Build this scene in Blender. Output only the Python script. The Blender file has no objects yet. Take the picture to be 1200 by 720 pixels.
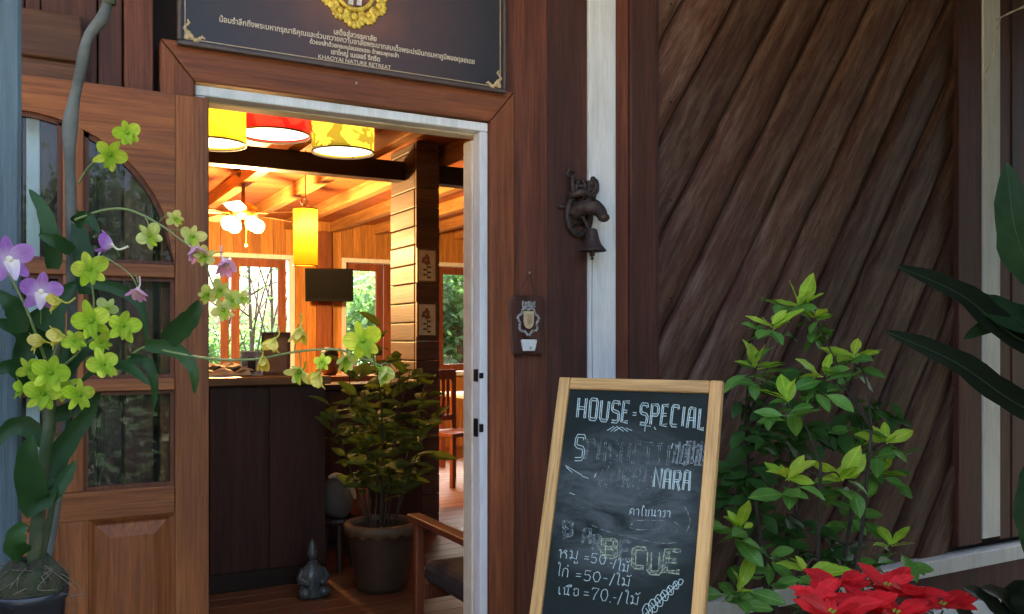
import bpy, bmesh, math, random
from mathutils import Vector, Matrix, Euler, noise as mnoise
R = math.radians
random.seed(7)
sc = bpy.context.scene
COL = sc.collection

# ------------------------------------------------------------------ camera
YAW = math.atan2(1040, 1890)            # the camera looks to the right along the facade
CA, SA = math.cos(YAW), math.sin(YAW)
CAM = Vector((-1.438, -2.803, 1.30))
FPX = 1040.0
cam = bpy.data.cameras.new('camera')
cam.sensor_width = 36; cam.lens = 36 * FPX / 1200; cam.shift_y = 38 / 1200
cam.clip_start = 0.05; cam.clip_end = 2000
camo = bpy.data.objects.new('camera', cam); COL.objects.link(camo)
camo.location = CAM; camo.rotation_euler = (R(90), 0, -YAW)
sc.camera = camo

# ------------------------------------------------------------------ sky, sun, exposure
SUN_DIR = Vector((-0.22, -0.58, -0.78)).normalized()       # the way the light travels
world = bpy.data.worlds.new('World'); sc.world = world; world.use_nodes = True
wn = world.node_tree
bgn = wn.nodes['Background']
sky = wn.nodes.new('ShaderNodeTexSky'); sky.sky_type = 'NISHITA'; sky.sun_disc = False
sky.sun_elevation = math.asin(-SUN_DIR.z); sky.sun_rotation = math.atan2(-SUN_DIR.x, -SUN_DIR.y)
sky.air_density = 0.7; sky.dust_density = 9.0; sky.ozone_density = 0.3
wn.links.new(sky.outputs[0], bgn.inputs[0]); bgn.inputs[1].default_value = 0.15
sl = bpy.data.lights.new('sun', 'SUN'); sl.energy = 3.2; sl.angle = R(4); sl.color = (1, .95, .86)
so = bpy.data.objects.new('sun', sl); COL.objects.link(so)
so.rotation_euler = SUN_DIR.to_track_quat('-Z', 'Y').to_euler(); so.location = (4, 12, 12)
sc.view_settings.view_transform = 'Standard'; sc.view_settings.look = 'None'
sc.view_settings.gamma = 1; sc.view_settings.exposure = 3.45
sc.view_settings.use_curve_mapping = False
cy = sc.cycles
cy.max_bounces = 6; cy.diffuse_bounces = 3; cy.glossy_bounces = 2; cy.transmission_bounces = 4; cy.transparent_max_bounces = 10
cy.caustics_reflective = False; cy.caustics_refractive = False; cy.sample_clamp_indirect = 4.0

# ------------------------------------------------------------------ helpers
def at(px, py, Y):
    """point of the plane y=Y that the photograph shows at (px,py)"""
    u = (px - 600) / FPX; v = (398 - py) / FPX
    dx = SA + CA * u; dy = CA - SA * u
    t = (Y - CAM.y) / dy
    return Vector((CAM.x + dx * t, Y, CAM.z + v * t))
def atd(px, py, d):
    u = (px - 600) / FPX; v = (398 - py) / FPX
    return CAM + Vector((SA + CA * u, CA - SA * u, v)) * d
def X(px, Y=0.0): return at(px, 398, Y).x
def Z(px, py, Y=0.0): return at(px, py, Y).z
VIEW = Vector((SA, CA, 0)); RIGHT = Vector((CA, -SA, 0)); UP = Vector((0, 0, 1))

WM = {}
def link(o, parent=None, M=None):
    COL.objects.link(o)
    M = M if M is not None else Matrix.Identity(4)
    if parent is not None:
        o.parent = parent; o.matrix_parent_inverse = WM[parent.name].inverted()
    o.matrix_basis = M
    WM[o.name] = M
    return o
def tag(o, label=None, cat=None, group=None, kind=None):
    if label: o['label'] = label
    if cat: o['category'] = cat
    if group: o['group'] = group
    if kind: o['kind'] = kind
    return o
def thing(name, label, cat, loc=(0, 0, 0), group=None):
    o = bpy.data.objects.new(name, None); o.empty_display_size = .1
    link(o, None, Matrix.Translation(Vector(loc)))
    return tag(o, label, cat, group)
def meshobj(name, me, mat=None, parent=None, M=None):
    if mat and not me.materials: me.materials.append(mat)
    return link(bpy.data.objects.new(name, me), parent, M)

class MB:
    def __init__(s): s.v = []; s.f = []
    def quadgrid(s, rows, close=False):
        b = len(s.v); n = len(rows[0])
        for r in rows: s.v += [tuple(p) for p in r]
        for i in range(len(rows) - 1):
            for j in range(n if close else n - 1):
                k = (j + 1) % n
                s.f.append((b + i*n + j, b + i*n + k, b + (i+1)*n + k, b + (i+1)*n + j))
        return b
    def box(s, x0, x1, y0, y1, z0, z1, M=None):
        b = len(s.v)
        p = [(x0,y0,z0),(x1,y0,z0),(x1,y1,z0),(x0,y1,z0),(x0,y0,z1),(x1,y0,z1),(x1,y1,z1),(x0,y1,z1)]
        if M is not None: p = [tuple(M @ Vector(q)) for q in p]
        s.v += p
        s.f += [tuple(b+i for i in q) for q in ((0,3,2,1),(4,5,6,7),(0,1,5,4),(1,2,6,5),(2,3,7,6),(3,0,4,7))]
        return s
    def prism(s, poly, y0, y1, M=None):
        """polygon in x,z extruded along y; counter-clockwise seen from -y"""
        b = len(s.v); n = len(poly)
        p = [(x, y0, z) for x, z in poly] + [(x, y1, z) for x, z in poly]
        if M is not None: p = [tuple(M @ Vector(q)) for q in p]
        s.v += p
        s.f.append(tuple(b+i for i in range(n))); s.f.append(tuple(b+n+i for i in reversed(range(n))))
        for i in range(n):
            j = (i+1) % n; s.f.append((b+j, b+i, b+n+i, b+n+j))
        return s
    def tube(s, pts, rad, n=8, cap=True):
        pts = [Vector(p) for p in pts]
        if not isinstance(rad, (list, tuple)): rad = [rad] * len(pts)
        rows = []; ref = None
        for i, p in enumerate(pts):
            d = (pts[min(i+1, len(pts)-1)] - pts[max(i-1, 0)])
            d = d.normalized() if d.length > 1e-9 else Vector((0,0,1))
            if ref is None: ref = d.orthogonal().normalized()
            ref = (ref - d * ref.dot(d)); ref = ref.normalized() if ref.length > 1e-6 else d.orthogonal().normalized()
            e = d.cross(ref)
            rows.append([p + (ref * math.cos(a) + e * math.sin(a)) * rad[i] for a in [2*math.pi*k/n for k in range(n)]])
        b = s.quadgrid(rows, True)
        if cap:
            s.f.append(tuple(b + k for k in reversed(range(n))))
            e = b + (len(rows)-1) * n; s.f.append(tuple(e + k for k in range(n)))
        return s
    def lathe(s, prof, c=(0,0,0), n=24, M=None, wob=None):
        c = Vector(c); rows = []
        for r, z in prof:
            row = []
            for k in range(n):
                a = 2*math.pi*k/n; rr = r; zz = z
                if wob: rr, zz = wob(r, z, a)
                q = Vector((rr*math.cos(a), rr*math.sin(a), zz))
                row.append((M @ q if M is not None else q) + c)
            rows.append(row)
        s.quadgrid(rows, True)
        return s
    def ball(s, c, r, n=10, m=7, sc_=(1,1,1), M=None):
        prof = [(max(1e-4, math.sin(math.pi*i/m)) * r, -math.cos(math.pi*i/m) * r) for i in range(m+1)]
        c = Vector(c); rows = []
        for rr, z in prof:
            row = []
            for k in range(n):
                a = 2*math.pi*k/n
                q = Vector((rr*math.cos(a)*sc_[0], rr*math.sin(a)*sc_[1], z*sc_[2]))
                row.append((M @ q if M is not None else q) + c)
            rows.append(row)
        s.quadgrid(rows, True)
        return s
    def mesh(s, name, mat=None, smooth=False):
        me = bpy.data.meshes.new(name); me.from_pydata([tuple(v) for v in s.v], [], s.f)
        if mat: me.materials.append(mat)
        if smooth: me.polygons.foreach_set('use_smooth', [True]*len(me.polygons))
        me.update(); return me
    def build(s, name, mat, parent=None, smooth=False, bevel=0, M=None):
        me = s.mesh(name, mat, smooth)
        o = meshobj(name, me, None, parent, M)
        if bevel:
            b = o.modifiers.new('bevel', 'BEVEL'); b.width = bevel; b.segments = 2; b.limit_method = 'ANGLE'; b.angle_limit = R(40)
        return o
def box(name, mat, parent, x0, x1, y0, y1, z0, z1, bevel=.003, M=None):
    return MB().box(x0, x1, y0, y1, z0, z1, M).build(name, mat, parent, bevel=bevel)
def spline(pts, n=6):
    pts = [Vector(p) for p in pts]; out = []
    for i in range(len(pts) - 1):
        p0 = pts[max(i-1, 0)]; p1 = pts[i]; p2 = pts[i+1]; p3 = pts[min(i+2, len(pts)-1)]
        for k in range(n):
            t = k / n
            out.append(.5*((2*p1) + (p2-p0)*t + (2*p0-5*p1+4*p2-p3)*t*t + (3*p1-p0-3*p2+p3)*t**3))
    out.append(pts[-1]); return out
def lerp(a, b, t): return a + (b - a) * t
def frame(d, nrm):
    """matrix whose Y runs along d and whose Z is close to nrm"""
    y = Vector(d).normalized(); z = Vector(nrm) - y * Vector(nrm).dot(y)
    z = z.normalized() if z.length > 1e-5 else y.orthogonal().normalized()
    x = y.cross(z)
    return Matrix((x, y, z)).transposed().to_4x4()

# ------------------------------------------------------------------ materials
def newmat(name):
    m = bpy.data.materials.new(name); m.use_nodes = True
    return m, m.node_tree, m.node_tree.nodes['Principled BSDF']
def N(t, kind, **kw):
    n = t.nodes.new(kind)
    for k, v in kw.items():
        if k in n.inputs: n.inputs[k].default_value = v
        else: setattr(n, k, v)
    return n
def ramp(t, stops):
    r = t.nodes.new('ShaderNodeValToRGB'); e = r.color_ramp.elements
    while len(e) < len(stops): e.new(.5)
    for i, (p, c) in enumerate(stops):
        e[i].position = p; e[i].color = (*c, 1) if len(c) == 3 else c
    return r
def coords(t, scale, rnd=7.0):
    tc = N(t, 'ShaderNodeTexCoord'); oi = N(t, 'ShaderNodeObjectInfo')
    mul = N(t, 'ShaderNodeMath', operation='MULTIPLY'); mul.inputs[1].default_value = rnd
    t.links.new(oi.outputs['Random'], mul.inputs[0])
    add = N(t, 'ShaderNodeVectorMath', operation='ADD')
    t.links.new(tc.outputs['Object'], add.inputs[0]); t.links.new(mul.outputs[0], add.inputs[1])
    mp = N(t, 'ShaderNodeMapping'); mp.inputs['Scale'].default_value = scale
    t.links.new(add.outputs[0], mp.inputs[0])
    return mp, add, oi
def wood(name, c1, c2, axis='z', rough=.6, var=.18, stain=None, stain_amt=.55, s=1.0, bump=.25, stain_scale=3.0, spec=.35, streak=.55, pores=.6):
    m, t, p = newmat(name)
    def axs(lo, hi): return {'x': (lo*s, hi*s, hi*s), 'y': (hi*s, lo*s, hi*s), 'z': (hi*s, hi*s, lo*s)}[axis]
    mp, add, oi = coords(t, axs(1.1, 16))
    def mapped(sc_):
        q = N(t, 'ShaderNodeMapping'); q.inputs['Scale'].default_value = sc_; t.links.new(add.outputs[0], q.inputs[0]); return q.outputs[0]
    n1 = N(t, 'ShaderNodeTexNoise', Scale=1.6, Detail=10, Roughness=.74, Distortion=.2); t.links.new(mp.outputs[0], n1.inputs['Vector'])
    r1 = ramp(t, [(.3, c1), (.72, c2)]); t.links.new(n1.outputs[0], r1.inputs[0])
    # fine pores running with the grain
    n4 = N(t, 'ShaderNodeTexNoise', Scale=1.0, Detail=4, Roughness=.6); t.links.new(mapped(axs(5, 150)), n4.inputs['Vector'])
    r4 = ramp(t, [(.36, (.45, .42, .4)), (.56, (1, 1, 1))]); t.links.new(n4.outputs[0], r4.inputs[0])
    m4 = N(t, 'ShaderNodeMixRGB', blend_type='MULTIPLY'); m4.inputs[0].default_value = pores; t.links.new(r1.outputs[0], m4.inputs[1]); t.links.new(r4.outputs[0], m4.inputs[2])
    # broad dark streaks
    n3 = N(t, 'ShaderNodeTexNoise', Scale=1.0, Detail=7, Roughness=.68, Distortion=.1); t.links.new(mapped(axs(.55, 12)), n3.inputs['Vector'])
    r3 = ramp(t, [(.36, (.38, .34, .33)), (.6, (1.08, 1.05, 1.02))]); t.links.new(n3.outputs[0], r3.inputs[0])
    m3 = N(t, 'ShaderNodeMixRGB', blend_type='MULTIPLY'); m3.inputs[0].default_value = streak; t.links.new(m4.outputs[0], m3.inputs[1]); t.links.new(r3.outputs[0], m3.inputs[2])
    # stains and worn patches, stretched a little along the grain
    n2 = N(t, 'ShaderNodeTexNoise', Scale=stain_scale, Detail=10, Roughness=.75, Distortion=.15); t.links.new(mapped(axs(.32, 2.2)), n2.inputs['Vector'])
    r2 = ramp(t, [(.46, (0, 0, 0)), (.64, (1, 1, 1))]); t.links.new(n2.outputs[0], r2.inputs[0])
    ma = N(t, 'ShaderNodeMath', operation='MULTIPLY'); ma.inputs[1].default_value = stain_amt
    t.links.new(r2.outputs[0], ma.inputs[0])
    mx = N(t, 'ShaderNodeMixRGB'); t.links.new(ma.outputs[0], mx.inputs[0]); t.links.new(m3.outputs[0], mx.inputs[1])
    mx.inputs[2].default_value = (*(stain or [q*.45 for q in c1]), 1)
    hs = N(t, 'ShaderNodeHueSaturation')
    mr = N(t, 'ShaderNodeMapRange'); mr.inputs['To Min'].default_value = 1 - var; mr.inputs['To Max'].default_value = 1 + var
    t.links.new(oi.outputs['Random'], mr.inputs[0]); t.links.new(mr.outputs[0], hs.inputs['Value']); t.links.new(mx.outputs[0], hs.inputs['Color'])
    t.links.new(hs.outputs[0], p.inputs['Base Color'])
    rr = N(t, 'ShaderNodeMapRange'); rr.inputs['To Min'].default_value = rough - .12; rr.inputs['To Max'].default_value = min(1, rough + .2)
    t.links.new(n3.outputs[0], rr.inputs[0]); t.links.new(rr.outputs[0], p.inputs['Roughness'])
    p.inputs['Specular IOR Level'].default_value = spec
    ad = N(t, 'ShaderNodeMath', operation='ADD'); t.links.new(n1.outputs[0], ad.inputs[0]); t.links.new(n4.outputs[0], ad.inputs[1])
    b = N(t, 'ShaderNodeBump', Strength=bump, Distance=.004); t.links.new(ad.outputs[0], b.inputs['Height']); t.links.new(b.outputs[0], p.inputs['Normal'])
    return m
def plain(name, c1, c2=None, rough=.6, scale=8, metal=0, bump=.1, spec=.5, dist=.003, lo=.38, hi=.65, var=.1):
    m, t, p = newmat(name)
    c2 = c2 or [q*.7 for q in c1]
    mp, add, oi = coords(t, (1, 1, 1))
    n1 = N(t, 'ShaderNodeTexNoise', Scale=scale, Detail=8, Roughness=.65); t.links.new(add.outputs[0], n1.inputs['Vector'])
    r1 = ramp(t, [(lo, c1), (hi, c2)]); t.links.new(n1.outputs[0], r1.inputs[0])
    hs = N(t, 'ShaderNodeHueSaturation')
    mr = N(t, 'ShaderNodeMapRange'); mr.inputs['To Min'].default_value = 1 - var; mr.inputs['To Max'].default_value = 1 + var
    t.links.new(oi.outputs['Random'], mr.inputs[0]); t.links.new(mr.outputs[0], hs.inputs['Value']); t.links.new(r1.outputs[0], hs.inputs['Color'])
    t.links.new(hs.outputs[0], p.inputs['Base Color'])
    p.inputs['Roughness'].default_value = rough; p.inputs['Metallic'].default_value = metal; p.inputs['Specular IOR Level'].default_value = spec
    b = N(t, 'ShaderNodeBump', Strength=bump, Distance=dist); t.links.new(n1.outputs[0], b.inputs['Height']); t.links.new(b.outputs[0], p.inputs['Normal'])
    return m
def leafmat(name, c1, c2, rough=.35, trans=.35, tcol=None, spec=.4, vein=0.0, period=.011, petal=None):
    m, t, p = newmat(name)
    mp, add, oi = coords(t, (1, 1, 1))
    r1 = ramp(t, [(0, c1), (1, c2)]); t.links.new(oi.outputs['Random'], r1.inputs[0])
    n1 = N(t, 'ShaderNodeTexNoise', Scale=22, Detail=5, Roughness=.6); t.links.new(add.outputs[0], n1.inputs['Vector'])
    hs = N(t, 'ShaderNodeHueSaturation'); mr = N(t, 'ShaderNodeMapRange'); mr.inputs['To Min'].default_value = .5; mr.inputs['To Max'].default_value = 1.5
    t.links.new(n1.outputs[0], mr.inputs[0]); t.links.new(mr.outputs[0], hs.inputs['Value']); t.links.new(r1.outputs[0], hs.inputs['Color'])
    col = hs.outputs[0]; hgt = n1.outputs[0]
    if vein or petal:
        tc = N(t, 'ShaderNodeTexCoord'); sx = N(t, 'ShaderNodeSeparateXYZ'); t.links.new(tc.outputs['Object'], sx.inputs[0])
        def M_(op, a, b=None):
            q = N(t, 'ShaderNodeMath', operation=op)
            for i, v in enumerate((a, b)):
                if v is None: continue
                if isinstance(v, (int, float)): q.inputs[i].default_value = v
                else: t.links.new(v, q.inputs[i])
            return q.outputs[0]
        ax_ = M_('ABSOLUTE', sx.outputs['X'])
        if vein:
            rib = N(t, 'ShaderNodeMapRange'); rib.inputs[1].default_value = .0028; rib.inputs[2].default_value = .0008; t.links.new(ax_, rib.inputs[0])
            side = M_('POWER', M_('ABSOLUTE', M_('SINE', M_('MULTIPLY', M_('SUBTRACT', sx.outputs['Y'], M_('MULTIPLY', ax_, 1.1)), 3.14159/period))), 9.0)
            f_ = M_('MINIMUM', M_('ADD', M_('MULTIPLY', rib.outputs[0], vein), M_('MULTIPLY', side, vein*.45)), 1.0)
            mxv = N(t, 'ShaderNodeMixRGB'); t.links.new(f_, mxv.inputs[0]); t.links.new(col, mxv.inputs[1]); mxv.inputs[2].default_value = (min(1, c2[0]*1.9 + .05), min(1, c2[1]*1.5 + .05), min(1, c2[2]*1.7 + .02), 1)
            col = mxv.outputs[0]; hgt = M_('SUBTRACT', n1.outputs[0], M_('MULTIPLY', f_, .8))
        if petal:      # paler or greener throat, fine veins along the petal
            mpv = N(t, 'ShaderNodeMapping'); mpv.inputs['Scale'].default_value = (900, 60, 60); t.links.new(add.outputs[0], mpv.inputs[0])
            nv = N(t, 'ShaderNodeTexNoise', Scale=1.0, Detail=3); t.links.new(mpv.outputs[0], nv.inputs[0])
            mv = N(t, 'ShaderNodeMapRange'); mv.inputs[1].default_value = .35; mv.inputs[2].default_value = .65; mv.inputs['To Min'].default_value = .78; mv.inputs['To Max'].default_value = 1.12; t.links.new(nv.outputs[0], mv.inputs[0])
            h2 = N(t, 'ShaderNodeHueSaturation'); t.links.new(mv.outputs[0], h2.inputs['Value']); t.links.new(col, h2.inputs['Color'])
            gr = N(t, 'ShaderNodeMapRange'); gr.inputs[1].default_value = .016; gr.inputs[2].default_value = .002; gr.inputs['To Max'].default_value = .85; t.links.new(sx.outputs['Y'], gr.inputs[0])
            mxv = N(t, 'ShaderNodeMixRGB'); t.links.new(gr.outputs[0], mxv.inputs[0]); t.links.new(h2.outputs[0], mxv.inputs[1]); mxv.inputs[2].default_value = (*petal, 1); col = mxv.outputs[0]; hgt = nv.outputs[0]
    t.links.new(col, p.inputs['Base Color'])
    p.inputs['Roughness'].default_value = rough; p.inputs['Specular IOR Level'].default_value = spec
    tr = N(t, 'ShaderNodeBsdfTranslucent')
    tm = N(t, 'ShaderNodeMixRGB', blend_type='MULTIPLY'); tm.inputs[0].default_value = 1
    tm.inputs[2].default_value = (*(tcol or (1.5, 1.5, .6)), 1)
    t.links.new(col, tm.inputs[1]); t.links.new(tm.outputs[0], tr.inputs[0])
    mx = N(t, 'ShaderNodeMixShader'); mx.inputs[0].default_value = trans
    out = t.nodes['Material Output']
    t.links.new(p.outputs[0], mx.inputs[1]); t.links.new(tr.outputs[0], mx.inputs[2]); t.links.new(mx.outputs[0], out.inputs[0])
    b = N(t, 'ShaderNodeBump', Strength=.3, Distance=.002); t.links.new(hgt, b.inputs['Height']); t.links.new(b.outputs[0], p.inputs['Normal'])
    return m
def emis(name, col, strength):
    m, t, p = newmat(name)
    p.inputs['Base Color'].default_value = (*col, 1); p.inputs['Emission Color'].default_value = (*col, 1); p.inputs['Emission Strength'].default_value = strength
    return m
def glass(name, tint=(.9, .95, .95), rough=.02, dirt=.06, ior=1.36):
    """thin pane: clear with a mirror-like reflection and a little dust"""
    m, t, p = newmat(name); out = t.nodes['Material Output']
    tr = N(t, 'ShaderNodeBsdfTransparent'); tr.inputs[0].default_value = (*tint, 1)
    gl = N(t, 'ShaderNodeBsdfGlossy', Roughness=rough); fr = N(t, 'ShaderNodeFresnel', IOR=ior)
    mx = N(t, 'ShaderNodeMixShader'); t.links.new(fr.outputs[0], mx.inputs[0]); t.links.new(tr.outputs[0], mx.inputs[1]); t.links.new(gl.outputs[0], mx.inputs[2])
    df = N(t, 'ShaderNodeBsdfDiffuse'); df.inputs[0].default_value = (.35, .34, .33, 1)
    mp, add, oi = coords(t, (1, 1, 1)); n1 = N(t, 'ShaderNodeTexNoise', Scale=7, Detail=8, Roughness=.7); t.links.new(add.outputs[0], n1.inputs[0])
    mr = N(t, 'ShaderNodeMapRange'); mr.inputs[1].default_value = .45; mr.inputs[2].default_value = .8; mr.inputs['To Max'].default_value = dirt * 4
    mr.inputs['To Min'].default_value = dirt * .3
    t.links.new(n1.outputs[0], mr.inputs[0])
    m2 = N(t, 'ShaderNodeMixShader'); t.links.new(mr.outputs[0], m2.inputs[0]); t.links.new(mx.outputs[0], m2.inputs[1]); t.links.new(df.outputs[0], m2.inputs[2])
    t.links.new(m2.outputs[0], out.inputs[0])
    return m

W_DOOR_V = wood('door wood upright', (.24, .071, .020), (.46, .165, .048), 'z', .5, .08, (.13, .042, .022), .5)
W_DOOR_H = wood('door wood level', (.24, .071, .020), (.46, .165, .048), 'x', .5, .08, (.13, .042, .022), .5)
W_CASE_V = wood('casing wood upright', (.20, .056, .021), (.37, .12, .043), 'z', .55, .06, (.10, .036, .026), .5)
W_CASE_H = wood('casing wood level', (.20, .056, .021), (.37, .12, .043), 'x', .55, .06, (.10, .036, .026), .5)
W_BOARD = wood('red brown board', (.12, .036, .020), (.23, .076, .038), 'z', .55, .1, (.075, .032, .027), .55)
W_DARKB = wood('dark brown board', (.070, .026, .019), (.130, .050, .033), 'z', .6, .12, (.04, .022, .02), .5)
W_BEAMH = wood('weathered level timber', (.10, .045, .024), (.19, .085, .042), 'x', .6, .1, (.06, .03, .02), .5)
W_PLANK = wood('weathered diagonal plank', (.062, .027, .019), (.165, .074, .049), 'z', .62, .32, (.28, .19, .135), .55, s=1.7, bump=.5, stain_scale=6, streak=.35, pores=.75)
WHITE = wood('aged white paint', (.76, .80, .80), (.82, .85, .84), 'z', .55, .03, (.50, .50, .46), .5, bump=.2, stain_scale=8, streak=.12, pores=.12)
CREAM = plain('cream jamb paint', (.74, .68, .52), (.58, .50, .37), .5, 9, bump=.15, lo=.42, hi=.75, var=.03)
DARKGAP = plain('dark undercoat', (.022, .014, .012), rough=.9)
IRON = plain('rusty cast iron', (.034, .024, .022), (.075, .045, .036), .62, 40, metal=.35, bump=.5, dist=.002)
BLACKMETAL = plain('black metal', (.02, .02, .02), rough=.4, metal=.6)
POSTP = wood('blue grey post paint', (.070, .108, .13), (.115, .17, .20), 'z', .75, .03, (.05, .07, .07), .6, bump=.5, stain_scale=9, streak=.35, pores=.3)
GLASS = glass('door glass', dirt=.012)
BRASS = plain('gilded metal', (.75, .46, .10), (.52, .30, .07), .38, 30, metal=.75, bump=.4)

# ------------------------------------------------------------------ ground and porch
g = plain('garden soil and grass', (.05, .06, .028), (.09, .08, .05), .95, 3, bump=.6, dist=.03)
tag(MB().box(-60, 60, -60, 60, -.6, -.16).build('ground', g), kind='structure')
gv = plain('pale bounce gravel', (.58, .50, .38), (.46, .39, .29), .95, 40, bump=.6, dist=.01)
tag(MB().box(-18, -3.0, -20, -3.2, -.2, -.145).build('added_bounce_gravel', gv), kind='structure')  # unseen pale ground added to bounce light onto the house front
pv = plain('porch concrete', (.28, .25, .22), (.19, .17, .15), .8, 6, bump=.3)
tag(MB().box(-4.5, 4.6, -1.9, -.02, -.17, -.08).build('porch_floor', pv), kind='structure')

# ------------------------------------------------------------------ the house front
yB = 0.0
wall = thing('house_front_wall', 'dark brown timber house front with diagonal planks and white strips', 'wall', (0, 0, 0))
x_in0, x_in1 = X(228), X(570)      # door opening in the wall
ZT = 2.065                         # top of the opening
def board(a, b, y0, mat, z0=-.1, z1=3.3, name='vertical_board', th=.04):
    return box(name, mat, wall, a, b, y0, y0 + th, z0, z1, .004)
x_c = X(603, -.03)
xs = {k: X(k) for k in (640, 688, 719, 735, 765, 1120, 1148, 1168)}
board(x_c - .02, xs[640] - .002, -.012, W_BOARD)
board(xs[640], xs[688] - .002, -.004, W_DARKB)
board(xs[688], xs[719], -.016, WHITE, name='white_strip')
board(xs[719] + .003, xs[735] - .001, -.01, W_BOARD)
board(xs[735], xs[765], -.022, W_DARKB)
board(xs[1120], xs[1148] - .006, -.016, W_DARKB, z0=.27)
board(xs[1148], xs[1168], -.020, WHITE, z0=.29, name='white_strip')
xr = xs[1168] + .006
for k, wv in enumerate((.10, .13, .11, .14, .12, .13)):
    board(xr, xr + wv - .006, -.012 - .004*(k % 2), W_DARKB, z0=.27); xr += wv
# left of the door, most of it behind the open leaf
xl = x_in0 - .1
board(-1.25, -1.187, .0, W_DARKB)
board(-1.183, -1.105, -.020, W_BOARD)
board(-1.395, -1.254, -.004, W_DARKB)
board(-1.432, -1.398, -.012, WHITE, z1=1.975, name='white_strip'); board(-1.434, -1.397, -.002, W_DARKB, z0=1.98)
board(-1.60, -1.436, -.006, W_DARKB)
for k in range(9): board(-1.60 - .22*(k+1), -1.604 - .22*k, -.004, W_DARKB)
# boards above the door
board(-1.0, -.5, .012, W_DARKB, z0=ZT + .14); board(-.498, x_c - .03, .012, W_DARKB, z0=ZT + .14)
# level timbers up on the left
box('level_timber', W_BEAMH, wall, -2.6, X(97, -.06), -.06, -.008, Z(60, 68, -.06), Z(60, 13, -.06), .008)
box('level_timber', W_BEAMH, wall, -2.6, X(101, -.04), -.04, -.008, 1.98, Z(60, 70, -.04), .006)
# undercoat behind the boards, with the doorway left open
bk = MB()
bk.box(-3.6, x_in0 - .02, .05, .11, -.1, 3.3); bk.box(x_in1 + .02, 4.6, .05, .11, -.1, 3.3); bk.box(x_in0 - .02, x_in1 + .02, .05, .11, ZT + .03, 3.3)
bk.build('backing', DARKGAP, wall)
# base: white sill, dark beam, white plinth
x_b = xs[735]
box('white_sill', WHITE, wall, x_b, 4.6, -.055, .03, Z(1125, 652, -.055) - .075, Z(1125, 652, -.055) + .0, .005)
zs = Z(1125, 652, -.055)
box('base_beam', W_DARKB, wall, x_b, 4.6, -.035, .03, zs - .24, zs - .077, .006)
box('plinth', WHITE, wall, x_b, 4.6, -.06, .03, -.1, zs - .243, .006)
# diagonal planks, each one convex
pd = (at(962, 0, .0) - at(801, 320, .0)); pdir = Vector((pd.x, 0, pd.z)).normalized()
pnor = Vector((pdir.z, 0, -pdir.x))              # to the lower right
rx0, rx1, rz0, rz1 = xs[765] - .03, xs[1120] + .03, zs - .06, 3.28
ref = at(866, 0, .0); hw = .247 * pdir.z
def clip(o, d):
    t0, t1 = -99, 99
    for a, lo, hi in ((0, rx0, rx1), (2, rz0, rz1)):
        ta, tb = (lo - o[a]) / d[a], (hi - o[a]) / d[a]
        t0 = max(t0, min(ta, tb)); t1 = min(t1, max(ta, tb))
    return (o + d*t0, o + d*t1) if t1 > t0 + .02 else None
rp = random.Random(3)
for k in range(-16, 12):
    rows = []; jit = rp.uniform(-.005, .005); dep = rp.uniform(-.004, .004)
    prof = [(.020, .040), (.022, .000), (.035, -.006), (.30, -.005), (.70, .000), (.94, .006), (.955, .010), (.957, .040)]
    for w_, d_ in prof:
        o = ref + pnor * (k + w_) * hw; o.y = .012 + d_ + dep
        c = clip(o, pdir)
        if c: rows.append(c)
    if len(rows) < 2: continue
    mb = MB(); n = 10
    mid = (rows[0][0] + rows[-1][1]) * .5; mid.y = 0
    # local frame with z along the plank, so that the grain follows it
    Mx = Matrix((-pnor, Vector((0, 1, 0)), pdir)).transposed().to_4x4(); Mx.translation = mid
    if Mx.determinant() < 0: Mx = Matrix((pnor, Vector((0, 1, 0)), pdir)).transposed().to_4x4(); Mx.translation = mid
    Mi = Mx.inverted()
    rr = [[Mi @ (a.lerp(b, i/n) + Vector((0, .0022*math.sin(i*1.7 + k*2.1 + j), 0))) for i in range(n+1)] for j, (a, b) in enumerate(rows)]
    mb.quadgrid(rr)
    b0 = len(mb.v) - (n+1)*len(rr)
    mb.build('plank', W_PLANK, wall, smooth=True, M=Mx)
NAILM = plain('rusty nail head', (.03, .02, .016), rough=.6, metal=.4)
for k in range(-3, 8):
    for xx in (xs[765] + .05, xs[1120] - .05, lerp(xs[765], xs[1120], .52)):
        o_ = ref + pnor*(k + .5)*hw; tt = (xx - o_.x)/pdir.x; q_ = o_ + pdir*tt
        if zs + .1 < q_.z < 3.1:
            for dd in (-.055, .055):
                c_ = q_ + pnor*dd; nb_ = MB(); nb_.ball((c_.x, .006, c_.z), .005, 7, 4, (1, .5, 1)); nb_.build('nail', NAILM, wall, smooth=True)
# narrow batten seen between the plank ends on the left
box('batten', W_DARKB, wall, xs[765] + .001, xs[765] + .022, -.012, .04, zs, 3.28, .003)

# porch roof (above the picture), carried by posts
roof = thing('porch_roof', 'sloping porch roof over the house front, lengthened at right for shade', 'roof', (0, 0, 3.2))
rm = wood('roof boards', (.06, .035, .025), (.1, .06, .04), 'x')
for k in range(8):
    y1 = .1 - k*.19; zz = 3.46 - k*.035
    MB().prism([(-4.6, zz - .055), (4.9, zz - .055), (4.9, zz - .025), (-4.6, zz - .025)], y1 - .2, y1).build('roof_board', rm, roof)

for k in range(11):      # roof run further out at right, added to shade that half
    y1 = .1 - (k + 8)*.19; zz = 3.46 - (k + 8)*.035
    MB().prism([(1.0, zz - .055), (4.9, zz - .055), (4.9, zz - .025), (1.0, zz - .025)], y1 - .2, y1).build('roof_board', rm, roof)

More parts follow.
